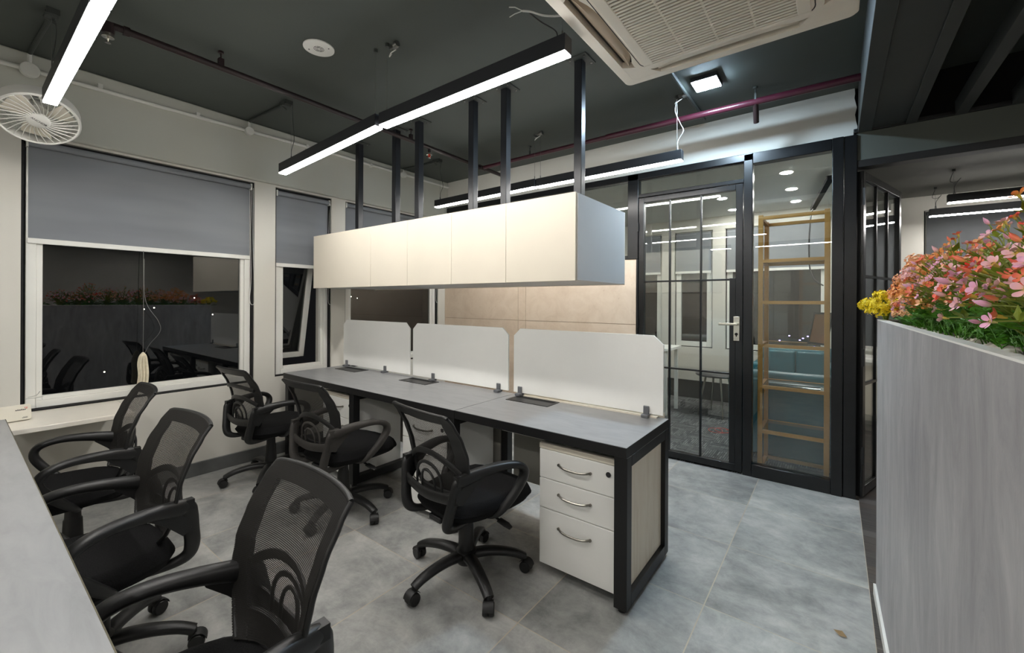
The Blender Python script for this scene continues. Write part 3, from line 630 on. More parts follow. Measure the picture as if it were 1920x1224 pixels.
# corner pieces between the slots and the bulging inner plate
def plate_outline(n=10):
    out = []; R_ = .405; r_ = .372
    for side in range(4):
        for k in range(n*2):
            s_ = -1 + 2*k/(n*2)
            # side bulges outwards over the middle, corners rounded
            off = r_ + (R_-r_)*0
            x = s_*.372; y = .372 - .030*(1-min(1,abs(s_)/.72)**4)
            if abs(s_) > .86: y = .372 - (abs(s_)-.86)*.16; x = math.copysign(.86*.372+(abs(s_)-.86)*.2, s_)
            a = -side*PI/2; out.append((acx + x*math.cos(a)-y*math.sin(a), acy + x*math.sin(a)+y*math.cos(a)))
    return out
pl = plate_outline(); m = MB(); npl = len(pl); inn = []
for a,b in pl:
    k = .31/max(abs(a-acx),abs(b-acy)); inn.append((acx+(a-acx)*k, acy+(b-acy)*k))
m.add([Vector((a,b,az-.004)) for a,b in pl]+[Vector((a,b,az-.004)) for a,b in inn]+[Vector((a,b,az+.03)) for a,b in pl]+[Vector((a,b,az+.03)) for a,b in inn],
  [f_ for q in range(npl) for f_ in ((q,(q+1)%npl,npl+(q+1)%npl,npl+q),(q,(q+1)%npl,2*npl+(q+1)%npl,2*npl+q),(npl+q,npl+(q+1)%npl,3*npl+(q+1)%npl,3*npl+q))])
m.build('inner_plate', M['acplastic'], t)
for sx in (-1,1):
    for sy in (-1,1):
        m = MB()
        poly = [(.285,.425),(.318,.372),(.345,.345),(.372,.318),(.425,.285),(.425,.425)]
        poly = [(acx+sx*a, acy+sy*b) for a,b in poly]; m.prism(poly, FZ, (az-.0015, az+.028)); m.build('corner_piece', M['acplastic'], t)
for k in range(4):
    m = MB(); a = k*PI/2; Rm = Matrix.Translation((acx,acy,0)) @ Matrix.Rotation(a,4,'Z')
    nn = 14; vs = []; 
    for i in range(nn+1):
        s_ = -1+2*i/nn; w_ = .040*(1-abs(s_)**5); x = s_*.285
        for (yy, zz) in ((.390-.0*w_+ .018, az+.018), (.390-.3*w_, az-.002), (.390-w_, az+.010)): vs.append(Rm @ Vector((x,yy,zz)))
    m.add(vs, [(3*i+j,3*i+j+1,3*i+j+4,3*i+j+3) for i in range(nn) for j in range(2)]); m.build('air_vane', M['acvane'] if k in (1,) else M['acplastic'], t, smooth=60)
# grille
m = MB(); ring(.345,.341,az-.0045,az-.0045,m,.05,.05); m.build('panel_seam', M['ink'], t, smooth=0)
gx0, gx1, gy0, gy1 = acx-.285, acx+.285, acy-.30, acy+.315
m = MB(); A_ = rrect(acx-.338,acx+.338,acy-.338,acy+.338,.045,6)
m.box(acx-.33,acx+.33,gy1,acy+.335,az-.012,az).box(acx-.33,acx+.33,acy-.335,gy0,az-.012,az).box(acx-.33,gx0,gy0,gy1,az-.012,az).box(gx1,acx+.33,gy0,gy1,az-.012,az)
m.build('grille_frame', M['acplastic'], t, bevel=.003)
m = MB(); n_ = 32; p_ = (gy1-gy0)/n_
for i in range(n_):
    y = gy0 + (i+.5)*p_; m.box(gx0,gx1,y-.0052,y+.0052,az-.011,az-.0055); continue; m.add([(gx0,y-.0045,az-.011),(gx1,y-.0045,az-.011),(gx1,y+.0005,az-.011),(gx0,y+.0005,az-.011),(gx0,y-.001,az+.003),(gx1,y-.001,az+.003),(gx1,y+.004,az+.003),(gx0,y+.004,az+.003)],[(0,3,2,1),(4,5,6,7),(0,1,5,4),(1,2,6,5),(2,3,7,6),(3,0,4,7)])
for k in range(1,4):
    x = gx0 + (gx1-gx0)*k/4; m.box(x-.004,x+.004,gy0,gy1,az-.0095,az-.0045)
m.build('grille', M['acplastic'], t, smooth=0)
m = MB(); m.box(gx0,gx1,gy0,gy1,az-.0045,az-.002); m.build('grille_backing', M['acdark'], t, smooth=0)
# ------------------------------------------------------------------ wall fan
fc = Vector((-3.60,.305,2.42)); Rf = .163
t = thing('wall_fan', 'round white fan with curved spokes at the upper left, behind the bright pendant light', 'fan', fc)
nrm = Vector((math.sin(math.radians(36)),0,-math.cos(math.radians(36)))); e1 = Vector((0,1,0)); e2 = nrm.cross(e1)
T = Matrix.Translation(fc) @ Matrix((e1,e2,nrm)).transposed().to_4x4()
m = MB(); m.lathe([(.158,.012),(.165,.016),(.172,.010),(.174,-.055),(.168,-.062),(.163,-.055),(.161,.004),(.158,.012)], 56, T, cap=False); m.build('outer_ring', M['white'], t)
m = MB(); nsp = 30
for k in range(nsp):
    a = 2*PI*k/nsp; pts = []
    for i in range(8):
        u = i/7; r = .046+u*.114; ang = a + .62*u - .25*u*u; pts.append(T @ Vector((r*math.cos(ang), r*math.sin(ang), .018-.008*u)))
    m.sweep(pts, [(.0014,.0045)]*8, nrm.cross(pts[-1]-pts[0]), 6)
m.build('grille', M['white'], t)
m = MB(); m.lathe([(.0,.026),(.040,.025),(.048,.020),(.048,.010)], 40, T @ Matrix.Diagonal((1.0,1.0,1,1)), cap=False); hub = m.build('hub', M['white'], t)
m = MB()
for k in range(16):
    a = 2*PI*k/16; pts = [T @ Vector((r*math.cos(a+.3), r*math.sin(a+.3), -.06)) for r in (.02,.16)]; m.tube(pts, .0012, 5)
for r in (.03,.05,.07,.09,.11,.13,.15): m.tube([T @ Vector((r*math.cos(2*PI*q/32), r*math.sin(2*PI*q/32), -.06)) for q in range(32)], .0011, 5, closed=True)
m.build('rear_guard', M['white'], t)
m = MB()
for k in range(3):
    a0 = 2*PI*k/3+.4; vs = []
    for i in range(7):
        u = i/6; r = .03+u*.118
        for s_ in (-1,1):
            ang = a0 + .15*u + s_*(.42 + .10*math.sin(PI*u)); vs.append(T @ Vector((r*math.cos(ang), r*math.sin(ang), -.024 + s_*.014)))
    for q in range(2): m.add([p + nrm*(-.0015+.003*q) for p in vs], [(2*i,2*i+1,2*i+3,2*i+2) for i in range(6)])
m.build('blades', M['acplastic'], t, smooth=60)
m = MB(); m.lathe([(.0,-.05),(.05,-.05),(.055,-.09),(.03,-.14),(.0,-.14)], 24, T, cap=False).tube([T @ Vector((0,0,-.13)), fc+Vector((-.16,0,.17)), (XBEAM-.0,.305,2.62)], .014, 10).box(XBEAM,XBEAM+.02,.255,.355,2.55,2.69); m.build('motor_and_bracket', M['white'], t)
cu = bpy.data.curves.new('lettering','FONT'); cu.body = 'ANCHOR'; cu.size = .017; cu.align_x = 'CENTER'; cu.align_y = 'CENTER'; cu.extrude = .0004; cu.materials.append(M['ink'])
lo = bpy.data.objects.new('lettering', cu); C.objects.link(lo)
# text sits on the hub, reading upwards to the right in the view
tx = (e1*.86 + e2*-.51); 
ty = nrm.cross(tx); MXL = Matrix.Translation(nrm*.0262) @ Matrix((tx.normalized(), ty.normalized(), nrm)).transposed().to_4x4()
me = lo.to_mesh().copy() if False else bpy.data.meshes.new_from_object(lo); bpy.data.objects.remove(lo)
me.transform(MXL); o = bpy.data.objects.new('lettering', me); C.objects.link(o); o.parent = t
# ------------------------------------------------------------------ overhead cabinets and their posts
cx0, cx1, cy0, cy1, cz0, cz1 = -3.886, -1.126, 2.057, 2.743, 1.514, 1.998
seams = [-3.886,-2.994,-2.536,-2.076,-1.607,-1.126]
CL = ['wide cream overhead cabinet at the window end of the hanging row', 'cream overhead cabinet second from the windows in the hanging row',
      'cream overhead cabinet third from the glass door in the hanging row', 'cream overhead cabinet second from the glass door in the hanging row', 'cream overhead cabinet with the grey end panel, nearest the glass door']
for i in range(5):
    a, b = seams[i], seams[i+1]
    t = thing('overhead_cabinet', CL[i], 'cabinet', ((a+b)/2,(cy0+cy1)/2,cz0), 0, 'cream overhead cabinets hung over the desk')
    m = MB(); m.box(a+.0005,b-.0005,cy0+.019,cy1-.019,cz0+.004,cz1-.004+.0); m.build('carcass', M['creamside'], t)
    m = MB(); m.box(a+.0012,b-.0012,cy0,cy0+.018,cz0,cz1); m.build('door', M['cream'], t, bevel=.0012)
    m = MB(); m.box(a+.0012,b-.0012,cy1-.018,cy1,cz0,cz1); m.build('door', M['cream'], t, bevel=.0012)
    if i == 4:
        m = MB(); m.box(b-.0005,b+.004,cy0+.02,cy1-.02,cz0+.004,cz1-.004); o = m.build('end_panel', M['creamside'], t); o['label'] = 'light grey end panel'
PL = ['black ceiling post nearest the windows holding the cabinets', 'black ceiling post second from the windows', 'black ceiling post third from the windows', 'black ceiling post third from the glass door', 'black ceiling post second from the glass door', 'black ceiling post nearest the glass door and air conditioner']
for i, x in enumerate((-3.725,-3.155,-2.845,-2.222,-1.905,-1.305)):
    t = thing('ceiling_post', PL[i], 'post', (x,2.43,cz1), 0, 'black square posts hanging the cabinets from the ceiling')
    m = MB(); m.box(x-.027,x+.027,2.403,2.457,cz1-.004,H-.008); m.build('tube', M['postpaint'] if 'postpaint' in M else M.setdefault('postpaint', simple('bluish_black_gloss', srgb(34,36,40), .3, var=.2, scale=5)), t, bevel=.003)
    m = MB(); m.box(x-.065,x+.075,2.36,2.50,H-.008,H); m.build('ceiling_plate', M['conduit'], t, bevel=.001)
    m = MB()
    for a in (-.045,.055):
        for b in (-.05,.05): m.cyl((x+a,2.43+b,H-.013),(x+a,2.43+b,H-.008),.007,n=6)
    m.build('bolts', M['steelwire'], t)
# ------------------------------------------------------------------ workstation desks
def desk_frame(t, x, y0, y1, zt, panel=None, out=1, w=.056):
    m = MB(); m.box(x-w/2,x+w/2,y0,y0+.056,.018,zt).box(x-w/2,x+w/2,y1-.056,y1,.018,zt).box(x-w/2,x+w/2,y0+.056,y1-.056,.018,.074).box(x-w/2,x+w/2,y0+.056,y1-.056,zt-.05,zt)
    m.build('leg_frame', M['blackmetal'], t, bevel=.002)
    m = MB()
    for y in (y0+.03, y1-.03): m.cyl((x,y,0),(x,y,.018),.02,n=12)
    m.build('levelling_feet', M['rubber'], t)
def desktop(t, a, b, y0, y1, z=.75, th=.048):
    m = MB(); m.box(a,b,y0+.003,y1,z-.0015,z); m.build('worktop', M['desk'], t, smooth=0)
    m = MB(); m.box(a,b,y0,y1,z-th,z-.0015); m.build('edge_band', M['blackmetal'], t, bevel=.001)
dy0, dy1 = 1.815, 2.415
tA = thing('workstation_desk', 'long two-seat grey-topped desk with black frame against the window wall', 'desk', (-2.88,2.1,0))
desktop(tA, -3.945, -1.8030, dy0, dy1)
for x in (-3.905, -2.895, -1.845): desk_frame(tA, x, dy0+.012, dy1-.005, .702)
tB = thing('workstation_desk', 'single-seat grey-topped desk with black frame and cream side panel nearest the glass door', 'desk', (-1.27,2.1,0))
desktop(tB, -1.798, -.735, dy0, dy1)
desk_frame(tB, -.764, dy0+.005, dy1-.005, .702, w=.062)
m = MB(); m.box(-.772,-.756,dy0+.061,dy1-.061,.074,.652); o = m.build('side_panel', M['woodwhite'], tB, bevel=.001); o['label'] = 'cream wood-grain side panel'
for t, a, b in ((tA,-3.87,-2.93),(tA,-2.86,-1.88),(tB,-1.76,-.80)):
    m = MB(); m.box(a,b,2.352,2.368,.19,.702); m.build('modesty_panel', M['pan'] if 'pan' in M else M.setdefault('pan', simple('grey_modesty_panel', srgb(150,148,140), .5, var=.03)), t, smooth=0)
    m = MB(); m.box(a,b,2.30,2.352,.655,.702); m.build('crossbar', M['blackmetal'], t)
m = MB(); m.box(-1.79,-.76,2.416,2.432,.62,.778); m.build('rear_ledge', M['cream'], tB, bevel=.001)
m = MB(); m.box(-1.70,-.79,2.380,2.4155,.7502,.758); m.build('screen_ledge', M['cream'], tB)
# cable tray with sockets
for (a, b, lb, t0) in ((-1.79,-1.36,'white cable box with sockets under the right desk',0),(-2.86,-2.44,'white cable box with sockets under the middle of the long desk',1)):
    t = thing('socket_box', lb, 'socket', ((a+b)/2,2.3,.60), 0, 'socket boxes under the desks')
    m = MB(); m.box(a,b,2.255,2.30,.53,.685); m.build('box', M['pedestal'], t, bevel=.002)
    for k in range(2):
        x = a+.04+k*.20; m = MB(); m.box(x,x+.15,2.247,2.255,.55,.655); p_ = m.build('socket_plate', M['socket'], t, bevel=.002)
        m = MB()
        for q in range(2):
            xx = x+.04+q*.07
            for (u,v,r) in ((0,.02,.004),(-.012,-.008,.003),(.012,-.008,.003)): m.cyl((xx+u,2.2465,.61+v),(xx+u,2.2475,.61+v),r,n=8)
        m.build('socket_holes', M['ink'], p_)
# cable flip covers
GL = ['black cable flap on the desktop nearest the windows', 'black cable flap on the desktop in front of the middle screen', 'black cable flap on the desktop in front of the right screen']
for i, (a, b) in enumerate(((-3.80,-3.475),(-2.845,-2.525),(-1.735,-1.41))):
    t = thing('cable_flap', GL[i], 'cable outlet', ((a+b)/2,2.30,.75), 0, 'black cable flaps in the desktops'); y0, y1 = 2.226, 2.372
    m = MB(); m.box(a,b,y0,y0+.012,.7501,.7535).box(a,b,y1-.012,y1,.7501,.7535).box(a,a+.014,y0+.012,y1-.012,.7501,.7535).box(b-.014,b,y0+.012,y1-.012,.7501,.7535); m.build('rim', M['plastic'], t)
    m = MB(); m.box(a+.014,b-.014,y0+.014,y1-.055,.7501,.7528); m.build('flap', M['plastic'], t)
    m = MB(); m.box(a+.014,b-.014,y1-.055,y1-.012,.7501,.7508); m.build('brush_strip', M['gap'], t, smooth=0)
# white desk screens
SL = ['white glossy desk screen nearest the windows', 'white glossy desk screen in the middle of the row', 'white glossy desk screen nearest the glass door, widest in view']
M['screen'] = simple('glossy_white_screen', srgb(245,245,241), .12, var=.01)
clampx = [(-3.86,-3.245),(-2.61,-1.925),(-1.735,-.85)]
for i, (a, b) in enumerate(((-3.925,-2.91),(-2.868,-1.842),(-1.793,-.757))):
    t = thing('desk_screen', SL[i], 'desk divider', ((a+b)/2,2.40,.755), 0, 'white desk screens along the desk'); c = .055
    m = MB(); m.prism([(a,.768),(b,.768),(b,1.162),(b-c,1.212),(a+c,1.212),(a,1.162)], lambda p,q,tt: Vector((p,tt,q)), (2.391,2.403)); m.build('panel', M['screen'], t, bevel=.001)
    for x in clampx[i]:
        m = MB(); m.box(x-.02,x+.02,2.352,2.392,.7505,.768).box(x-.016,x+.016,2.379,2.3905,.765,.812).box(x-.016,x+.016,2.4035,2.413,.7505,.812); m.build('clamp', M['clamp'], t, bevel=.003)
# pedestals
def pedestal(x0, label):
    x1 = x0+.425; y = 1.862
    t = thing('drawer_pedestal', label, 'drawer unit', ((x0+x1)/2,2.09,0), 0, 'white three-drawer pedestals under the desks')
    m = MB(); m.box(x0,x1,y+.018,y+.45,.046,.664); m.build('carcass', M['pedestal'], t, bevel=.002)
    m = MB(); m.box(x0+.012,x1-.012,y+.05,y+.43,.02,.046)
    for a in (x0+.05,x1-.05):
        for b in (y+.09,y+.40): m.cyl((a-.012,b,.02),(a+.012,b,.02),.02,n=12)
    m.build('plinth', M['blackmetal'], t)
    m = MB(); m.box(x0,x1,y-.002,y+.018,.640,.668); m.build('top_rail', M['cream'], t, bevel=.002)
    for k, (a, b) in enumerate(((.490,.637),(.336,.486),(.046,.332))):
        m = MB(); m.box(x0+.001,x1-.001,y,y+.018,a,b); d = m.build('drawer', M['pedestal'], t, bevel=.0025)
        zc = (b-.062) if k < 2 else b-.078; m = MB(); P_ = []
        for i in range(13):
            u = -1+2*i/12; P_.append((x0+.205+u*.088-.0, y-.022*(1-u**4)-.002, zc-.008*(1-u*u)))
        m.sweep(P_, [(.0052,.0045)]*13, (0,0,1), 8).cyl((P_[0][0],y,zc),(P_[0][0],y-.008,zc),.007,n=10).cyl((P_[-1][0],y,zc),(P_[-1][0],y-.008,zc),.007,n=10); m.build('handle', M['silver'], d)
        if k == 0:
            m = MB(); m.cyl((x1-.04,y-.0015,.592),(x1-.04,y-.004,.592),.0125,n=18); m.build('lock', M['ink'], d)
    return t
pedestal(-1.225,'white three-drawer pedestal nearest the camera, beside the desk end frame')
pedestal(-2.335,'white drawer pedestal partly hidden behind the chair in front of it, middle of the three')
pedestal(-3.352,'white drawer pedestal nearest the windows, seen between chair backs')
# near desk at the lower left
tC = thing('workstation_desk', 'grey desktop cut off at the lower left corner of the picture, chairs pushed under it', 'desk', (-2.2,-.2,0))
m = MB(); m.box(-3.565,-.93,-.42,.186,.725,.75); m.build('worktop', M['desk'], tC, smooth=0)
m = MB(); m.box(-3.567,-.928,.186,.1885,.724,.7505); m.build('edge_band', simple('worn_edge_band', srgb(78,72,52), .6, var=.3, scale=40), tC)
m = MB(); m.box(-3.567,-.93,-.42,.150,.700,.7245); m.build('underframe', M['blackmetal'], tC)
for x in (-3.53,-2.25,-1.0): desk_frame(tC, x, -.41, .10, .700)
# cable loop / lever items under the desk
# ------------------------------------------------------------------ mesh task chairs
def bezier_half(z):
    """half width and centre-line y of the back at height z"""
    zs = [.462,.50,.55,.62,.70,.78,.85,.897]
    ws = [.130,.172,.204,.222,.229,.228,.223,.217]
    ys = [-.196,-.205,-.212,-.212,-.222,-.248,-.285,-.315]
    for i in range(len(zs)-1):
        if z <= zs[i+1] or i == len(zs)-2:
            t = max(0, min(1, (z-zs[i])/(zs[i+1]-zs[i]))); t2 = t*t*(3-2*t)*.4 + t*.6
            return ws[i]+(ws[i+1]-ws[i])*t2, ys[i]+(ys[i+1]-ys[i])*t2
def back_pt(u, v, off=0):
    """u in -1..1 across, v in 0..1 up"""
    z = .462 + v*.435; w, y = bezier_half(z)
    # rounded corners at the top and bottom
    x = u*w; yy = y + .052*(abs(u)**2.2)*(.55+.45*(1-v)) 
    z = z - (.005*max(0,abs(u)-.9)/.1 if v > .95 else 0)*((v-.95)/.05 if v > .95 else 0) + .005*(1-u*u)*max(0,(v-.8)/.2)
    return Vector((x, yy+off, z))
def strip_grid(us, vs_, off0, off1):
    m = MB(); nu, nv = len(us), len(vs_)
    for off in (off0, off1):
        n0 = len(m.v)
        m.v += [back_pt(u, v, off) for v in vs_ for u in us]
        for j in range(nv-1):
            for i in range(nu-1): m.f.append((n0+j*nu+i, n0+j*nu+i+1, n0+(j+1)*nu+i+1, n0+(j+1)*nu+i))
    N = nu*nv; bd = [(0,i) for i in range(nu)] + [(j,nu-1) for j in range(1,nv)] + [(nv-1,i) for i in range(nu-2,-1,-1)] + [(j,0) for j in range(nv-2,0,-1)]
    ids = [j*nu+i for j,i in bd]
    for a, b in zip(ids, ids[1:]+ids[:1]): m.f.append((a,b,N+b,N+a))
    return m
def lin(a, b, n): return [a+(b-a)*i/n for i in range(n+1)]
def make_chair(label, frame_mat, bars=False):
    t = thing('task_chair', label, 'chair')
    # seat pad
    m = MB(); nx, ny = 20, 20
    def top(a, b):
        e = max(abs(a), abs(b)); rr = (abs(a)**3.6+abs(b)**3.6)**(1/3.6)
        x = a*.232; y = .018 + b*.232 + .042*(b+1); x *= (1-.07*max(0,-b)); 
        k = max(0, min(1, (1-rr)/.12)); hgt = .412+.046*math.sin(k*PI/2)
        hgt -= .022*max(0,b-.6)/.4*1.0; hgt -= .006*math.cos(a*1.4)*math.cos(b*1.2)
        s_ = 1 if rr < 1 else 1/rr
        return Vector((x*s_, .018+(y-.018)*s_, hgt))
    g = [top(math.sin(-PI/2+PI*i/nx)*1.0, math.sin(-PI/2+PI*j/ny)) for j in range(ny+1) for i in range(nx+1)]
    low = [Vector((p.x*.93, .06+(p.y-.06)*.93, .378+ (.0 if True else 0))) for p in g]
    n_ = nx+1; m.add(g, [(j*n_+i, j*n_+i+1, (j+1)*n_+i+1, (j+1)*n_+i) for j in range(ny) for i in range(nx)])
    m.add(low, [(j*n_+i, (j+1)*n_+i, (j+1)*n_+i+1, j*n_+i+1) for j in range(ny) for i in range(nx)])
    bd = [i for i in range(n_)] + [j*n_+nx for j in range(1,ny+1)] + [ny*n_+i for i in range(nx-1,-1,-1)] + [j*n_ for j in range(ny-1,0,-1)]
    N = n_*n_
    for a, b in zip(bd, bd[1:]+bd[:1]): m.f.append((a,b,N+b,N+a))
    m.build('seat', M['fabric'], t, local=True, smooth=70)
    # mesh skin, with metric uv
    us = lin(-1,1,20); vs_ = lin(0,1,22); me = bpy.data.meshes.new('backrest_mesh')
    V_ = [back_pt(u,v,.004) for v in vs_ for u in us]; nu = len(us)
    me.from_pydata(V_, [], [(j*nu+i, j*nu+i+1, (j+1)*nu+i+1, (j+1)*nu+i) for j in range(len(vs_)-1) for i in range(nu-1)])
    uvl = me.uv_layers.new(name='UVMap'); arc = [0]
    for j in range(1,len(vs_)): arc.append(arc[-1]+(back_pt(0,vs_[j])-back_pt(0,vs_[j-1])).length)
    for lp in me.loops: q = V_[lp.vertex_index]; uvl.data[lp.index].uv = (q.x, arc[lp.vertex_index//nu])
    me.materials.append(M['mesh']); me.polygons.foreach_set('use_smooth',[True]*len(me.polygons))
    o = bpy.data.objects.new('backrest_mesh', me); C.objects.link(o); o.parent = t
    # frame ring behind the skin
    m = MB()
    for sd in (-1,1):
        us2 = [sd*x for x in (.75,.81,.87,.94,1.0)]; m.merge(strip_grid(us2, vs_, -.012, .002))
    m.merge(strip_grid(lin(-.76,.76,14), [.905,.95,.975,1.0], -.012, .002)); m.merge(strip_grid(lin(-.76,.76,12), [0,.05,.10,.14], -.014, .002))
    m.merge(MB().tube([back_pt(u,1.0,-.005) for u in lin(-1,1,20)], .0085, 8)); 
    for sd in (-1,1): m.merge(MB().tube([back_pt(sd,v,-.005) for v in lin(0,1,22)], .0075, 8))
    # curved brace
    for i_, (zc, zp) in enumerate(((.30,.52),) if not bars else ((.36,.50),(.64,.70))):
        us3 = lin(-.86,.86,16); P_ = [back_pt(u, zp-(zp-zc)*abs(u)**2.2, -.014) for u in us3]; m.sweep(P_, [(.014,.006)]*17, (0,0,1), 8)
    m.build('back_frame', frame_mat if False else M['plastic'], t, local=True, smooth=50)
    # lumbar support: nested arches on a cross plate
    m = MB()
    def arch(w, z0, z1, th, y):
        P_ = []
        for i in range(15):
            a = PI*i/14; P_.append((-w*math.cos(a)*(1 if True else 0), y-.012*math.sin(a), z0+(z1-z0)*math.sin(a)**.55))
        m.sweep(P_, [(.005,th*.8)]*15, (0,1,0), 8)
    arch(.100,.505,.640,.010,-.228); arch(.052,.505,.605,.008,-.232)
    m.build('lumbar_support', M['plastic'] if frame_mat is M['plastic'] else M['dustplastic'], t, local=True)
    m = MB(); P_ = [(-.205,-.222,.525),(-.15,-.238,.512),(0,-.250,.500),(.15,-.238,.512),(.205,-.222,.525)]
    m.sweep(spline(P_,4), [(.024,.010)]*17, (0,0,1), 10); m.build('cross_plate', frame_mat, t, local=True)
    # arm loops: strut - arm - front bend - return, one band each side
    for sd in (-1,1):
        key = [(.105,.00,.368,.022,.010),(.125,-.13,.360,.022,.014),(.142,-.205,.366,.019,.018),(.155,-.240,.388,.018,.024),(.170,-.246,.430,.016,.027),(.184,-.238,.490,.015,.027),(.198,-.226,.555,.015,.030),(.206,-.214,.592,.017,.030),
               (.213,-.170,.604,.021,.030),(.232,-.09,.619,.024,.024),(.255,.00,.626,.026,.019),(.272,.075,.617,.027,.017),(.281,.120,.592,.026,.018),(.277,.130,.552,.024,.020),(.266,.102,.498,.021,.021),(.250,.055,.440,.019,.020),(.222,.012,.392,.019,.016),(.175,-.005,.372,.020,.011),(.105,-.01,.370,.020,.010)]
        S_ = spline(key, 5); m = MB()
        m.sweep([(sd*a,b,c) for a,b,c,_,_ in S_], [(q,r) for *_,q,r in S_], (1,0,0), 12, 3.0)
        # web that deepens the arm where it meets the strut
        web = [(-.225,.600),(-.165,.600),(-.085,.622),(-.10,.590),(-.15,.545),(-.20,.49),(-.235,.50)]
        m.prism([(a,b) for a,b in web], lambda a,b,tt: Vector((sd*(.206+tt+(a+.2)*.14), a, b)), (-.008,.008))
        m.merge(MB().box(sd*.207-.016,sd*.207+.016,-.236,-.19,.585,.6235))
        m.build('armrest', frame_mat, t, local=True, smooth=50)
    # mechanism
    m = MB(); m.box(-.09,.09,-.11,.10,.338,.378).box(-.045,.045,-.20,-.10,.345,.372); mech = m.build('seat_mechanism', M['blackmetal'], t, local=True, bevel=.006)
    m = MB(); m.tube([(.08,.02,.352),(.17,.03,.350),(.215,.035,.340)], .006, 8); m.sweep([(.205,.033,.343),(.25,.04,.332),(.275,.045,.322)], [(.018,.005),(.020,.005),(.012,.004)], (0,1,0), 8); m.build('tilt_lever', M['plastic'], mech, local=True)
    m = MB(); m.lathe([(.016,.345),(.030,.34),(.032,.27),(.037,.262),(.041,.15),(.040,.115)], 24, cap=True); m.build('gas_lift', M['plastic'], t, local=True)
    m = MB(); m.lathe([(.040,.140),(.052,.132),(.056,.085),(.046,.070)], 24); m.build('base_hub', M['plastic'], t, local=True)
    for k in range(5):
        a = 2*PI*k/5; R = Matrix.Rotation(a,4,'Z'); m = MB()
        P_ = [(.025,0,.108),(.09,0,.116),(.17,0,.112),(.25,0,.096),(.305,0,.072)]; m.sweep(spline(P_,4), [(.033-.010*i/16,.021-.005*i/16) for i in range(17)], (0,1,0), 10)
        m.cyl((.300,0,.082),(.300,0,.052),.013,n=10); m.tf(R); lg = m.build('base_leg', M['plastic'], t, local=True, smooth=50)
        sw = random.Random(k*3+1).uniform(-.9,.9); Rc = R @ Matrix.Translation((.300,0,0)) @ Matrix.Rotation(sw,4,'Z') @ Matrix.Translation((.012,0,0)); m = MB()
        for s_ in (-1,1): m.lathe([(.008,-.012),(.026,-.012),(.029,-.007),(.029,.007),(.026,.012),(.008,.012)], 20, Matrix.Translation((0,s_*.0145,.029)) @ Matrix.Rotation(PI/2,4,'X'))
        hood = []; 
        for i in range(9): a2 = PI*.05+PI*.75*i/8; hood.append((.034*math.cos(a2), 0, .029+.034*math.sin(a2)))
        m.sweep(hood, [(.024,.0022)]*9, (0,1,0), 8); m.cyl((-.012,0,.045),(-.012,0,.062),.009,n=10); m.tf(Rc); m.build('caster', M['rubber'], lg, local=True)
    return t
G_ = 'black mesh task chairs'
proto = make_chair('black mesh task chair nearest the camera at the lower left, cut off by the frame', M['plastic'])
dusty = make_chair('dusty black mesh-back task chair in front of the middle pedestal', M['dustplastic'])
barred = make_chair('black mesh-back task chair in the corner by the left window, facing the desk', M['plastic'], True)
def put(o, x, y, deg, label=None, base=0, dz=0):
    o.location = (x,y,dz); o.rotation_euler = (0,0,math.radians(deg))
    if label: o['label'] = label
    o['group'] = G_
    for ch in kids(o):
        if ch.name.startswith(('base_leg',)): ch.rotation_euler = (0,0,math.radians(base))
    return o
put(proto, -1.197, .33, 177.7, base=20)
put(copy_tree(proto), -2.201, .337, 182.6, 'black mesh task chair, middle of the three tucked under the near desk', 22)
put(copy_tree(proto), -3.144, .392, 176.5, 'black mesh-back task chair pushed to the near desk beside the white window shelf', 10)
put(copy_tree(proto), -1.500, 1.603, -7, 'black mesh task chair with its whole five-star base visible, beside the nearest white pedestal', 51.6)
put(dusty, -2.609, 1.593, 2.7, base=3)
put(barred, -3.542, 1.538, 4.2, base=31)
dusty['label'] = 'black task chair with dusty grey armrests, second from the windows at the long desk'
# ------------------------------------------------------------------ planter with pebbles and artificial flowers
pa, pb = Vector((.161,2.69)), Vector((.236,-.83)); ZP = 1.321
ud = (pa-pb).normalized(); un_ = Vector((ud.y,-ud.x)); PLN = (pa-pb).length
def pp(s, w, z): q = pb + ud*s + un_*w; return Vector((q.x, q.y, z))
def pbox(m, s0, s1, w0, w1, z0, z1):
    return m.add([pp(s0,w0,z0),pp(s0,w1,z0),pp(s1,w1,z0),pp(s1,w0,z0),pp(s0,w0,z1),pp(s0,w1,z1),pp(s1,w1,z1),pp(s1,w0,z1)],[(0,3,2,1),(4,5,6,7),(0,1,5,4),(1,2,6,5),(2,3,7,6),(3,0,4,7)])
PW = .34
t = thing('planter_partition', 'tall grey concrete-look planter box at the right, with white rim', 'planter', (pa.x+.17,1.0,0))
m = MB(); pbox(m,0,PLN,0,.02,.0,ZP-.004); pbox(m,0,PLN,PW-.02,PW,0,ZP-.004); pbox(m,0,.02,.02,PW-.02,0,ZP-.004); pbox(m,PLN-.02,PLN,.02,PW-.02,0,ZP-.004); m.build('body', M['planter'], t, smooth=0)
m = MB(); rw = .026; pbox(m,0,PLN,0,rw,ZP-.004,ZP); pbox(m,0,PLN,PW-rw,PW,ZP-.004,ZP); pbox(m,0,rw,rw,PW-rw,ZP-.004,ZP); pbox(m,PLN-rw,PLN,rw,PW-rw,ZP-.004,ZP); m.build('rim', M['white'], t)
m = MB(); pbox(m,0,PLN+.004,-.010,0,0,.05); m.build('skirting', M['white'], t)
m = MB(); pbox(m,.02,PLN-.02,.02,PW-.02,1.20,ZP-.038); m.build('soil', M['soil'], t, smooth=0)
rnd = random.Random(11)
peb = []
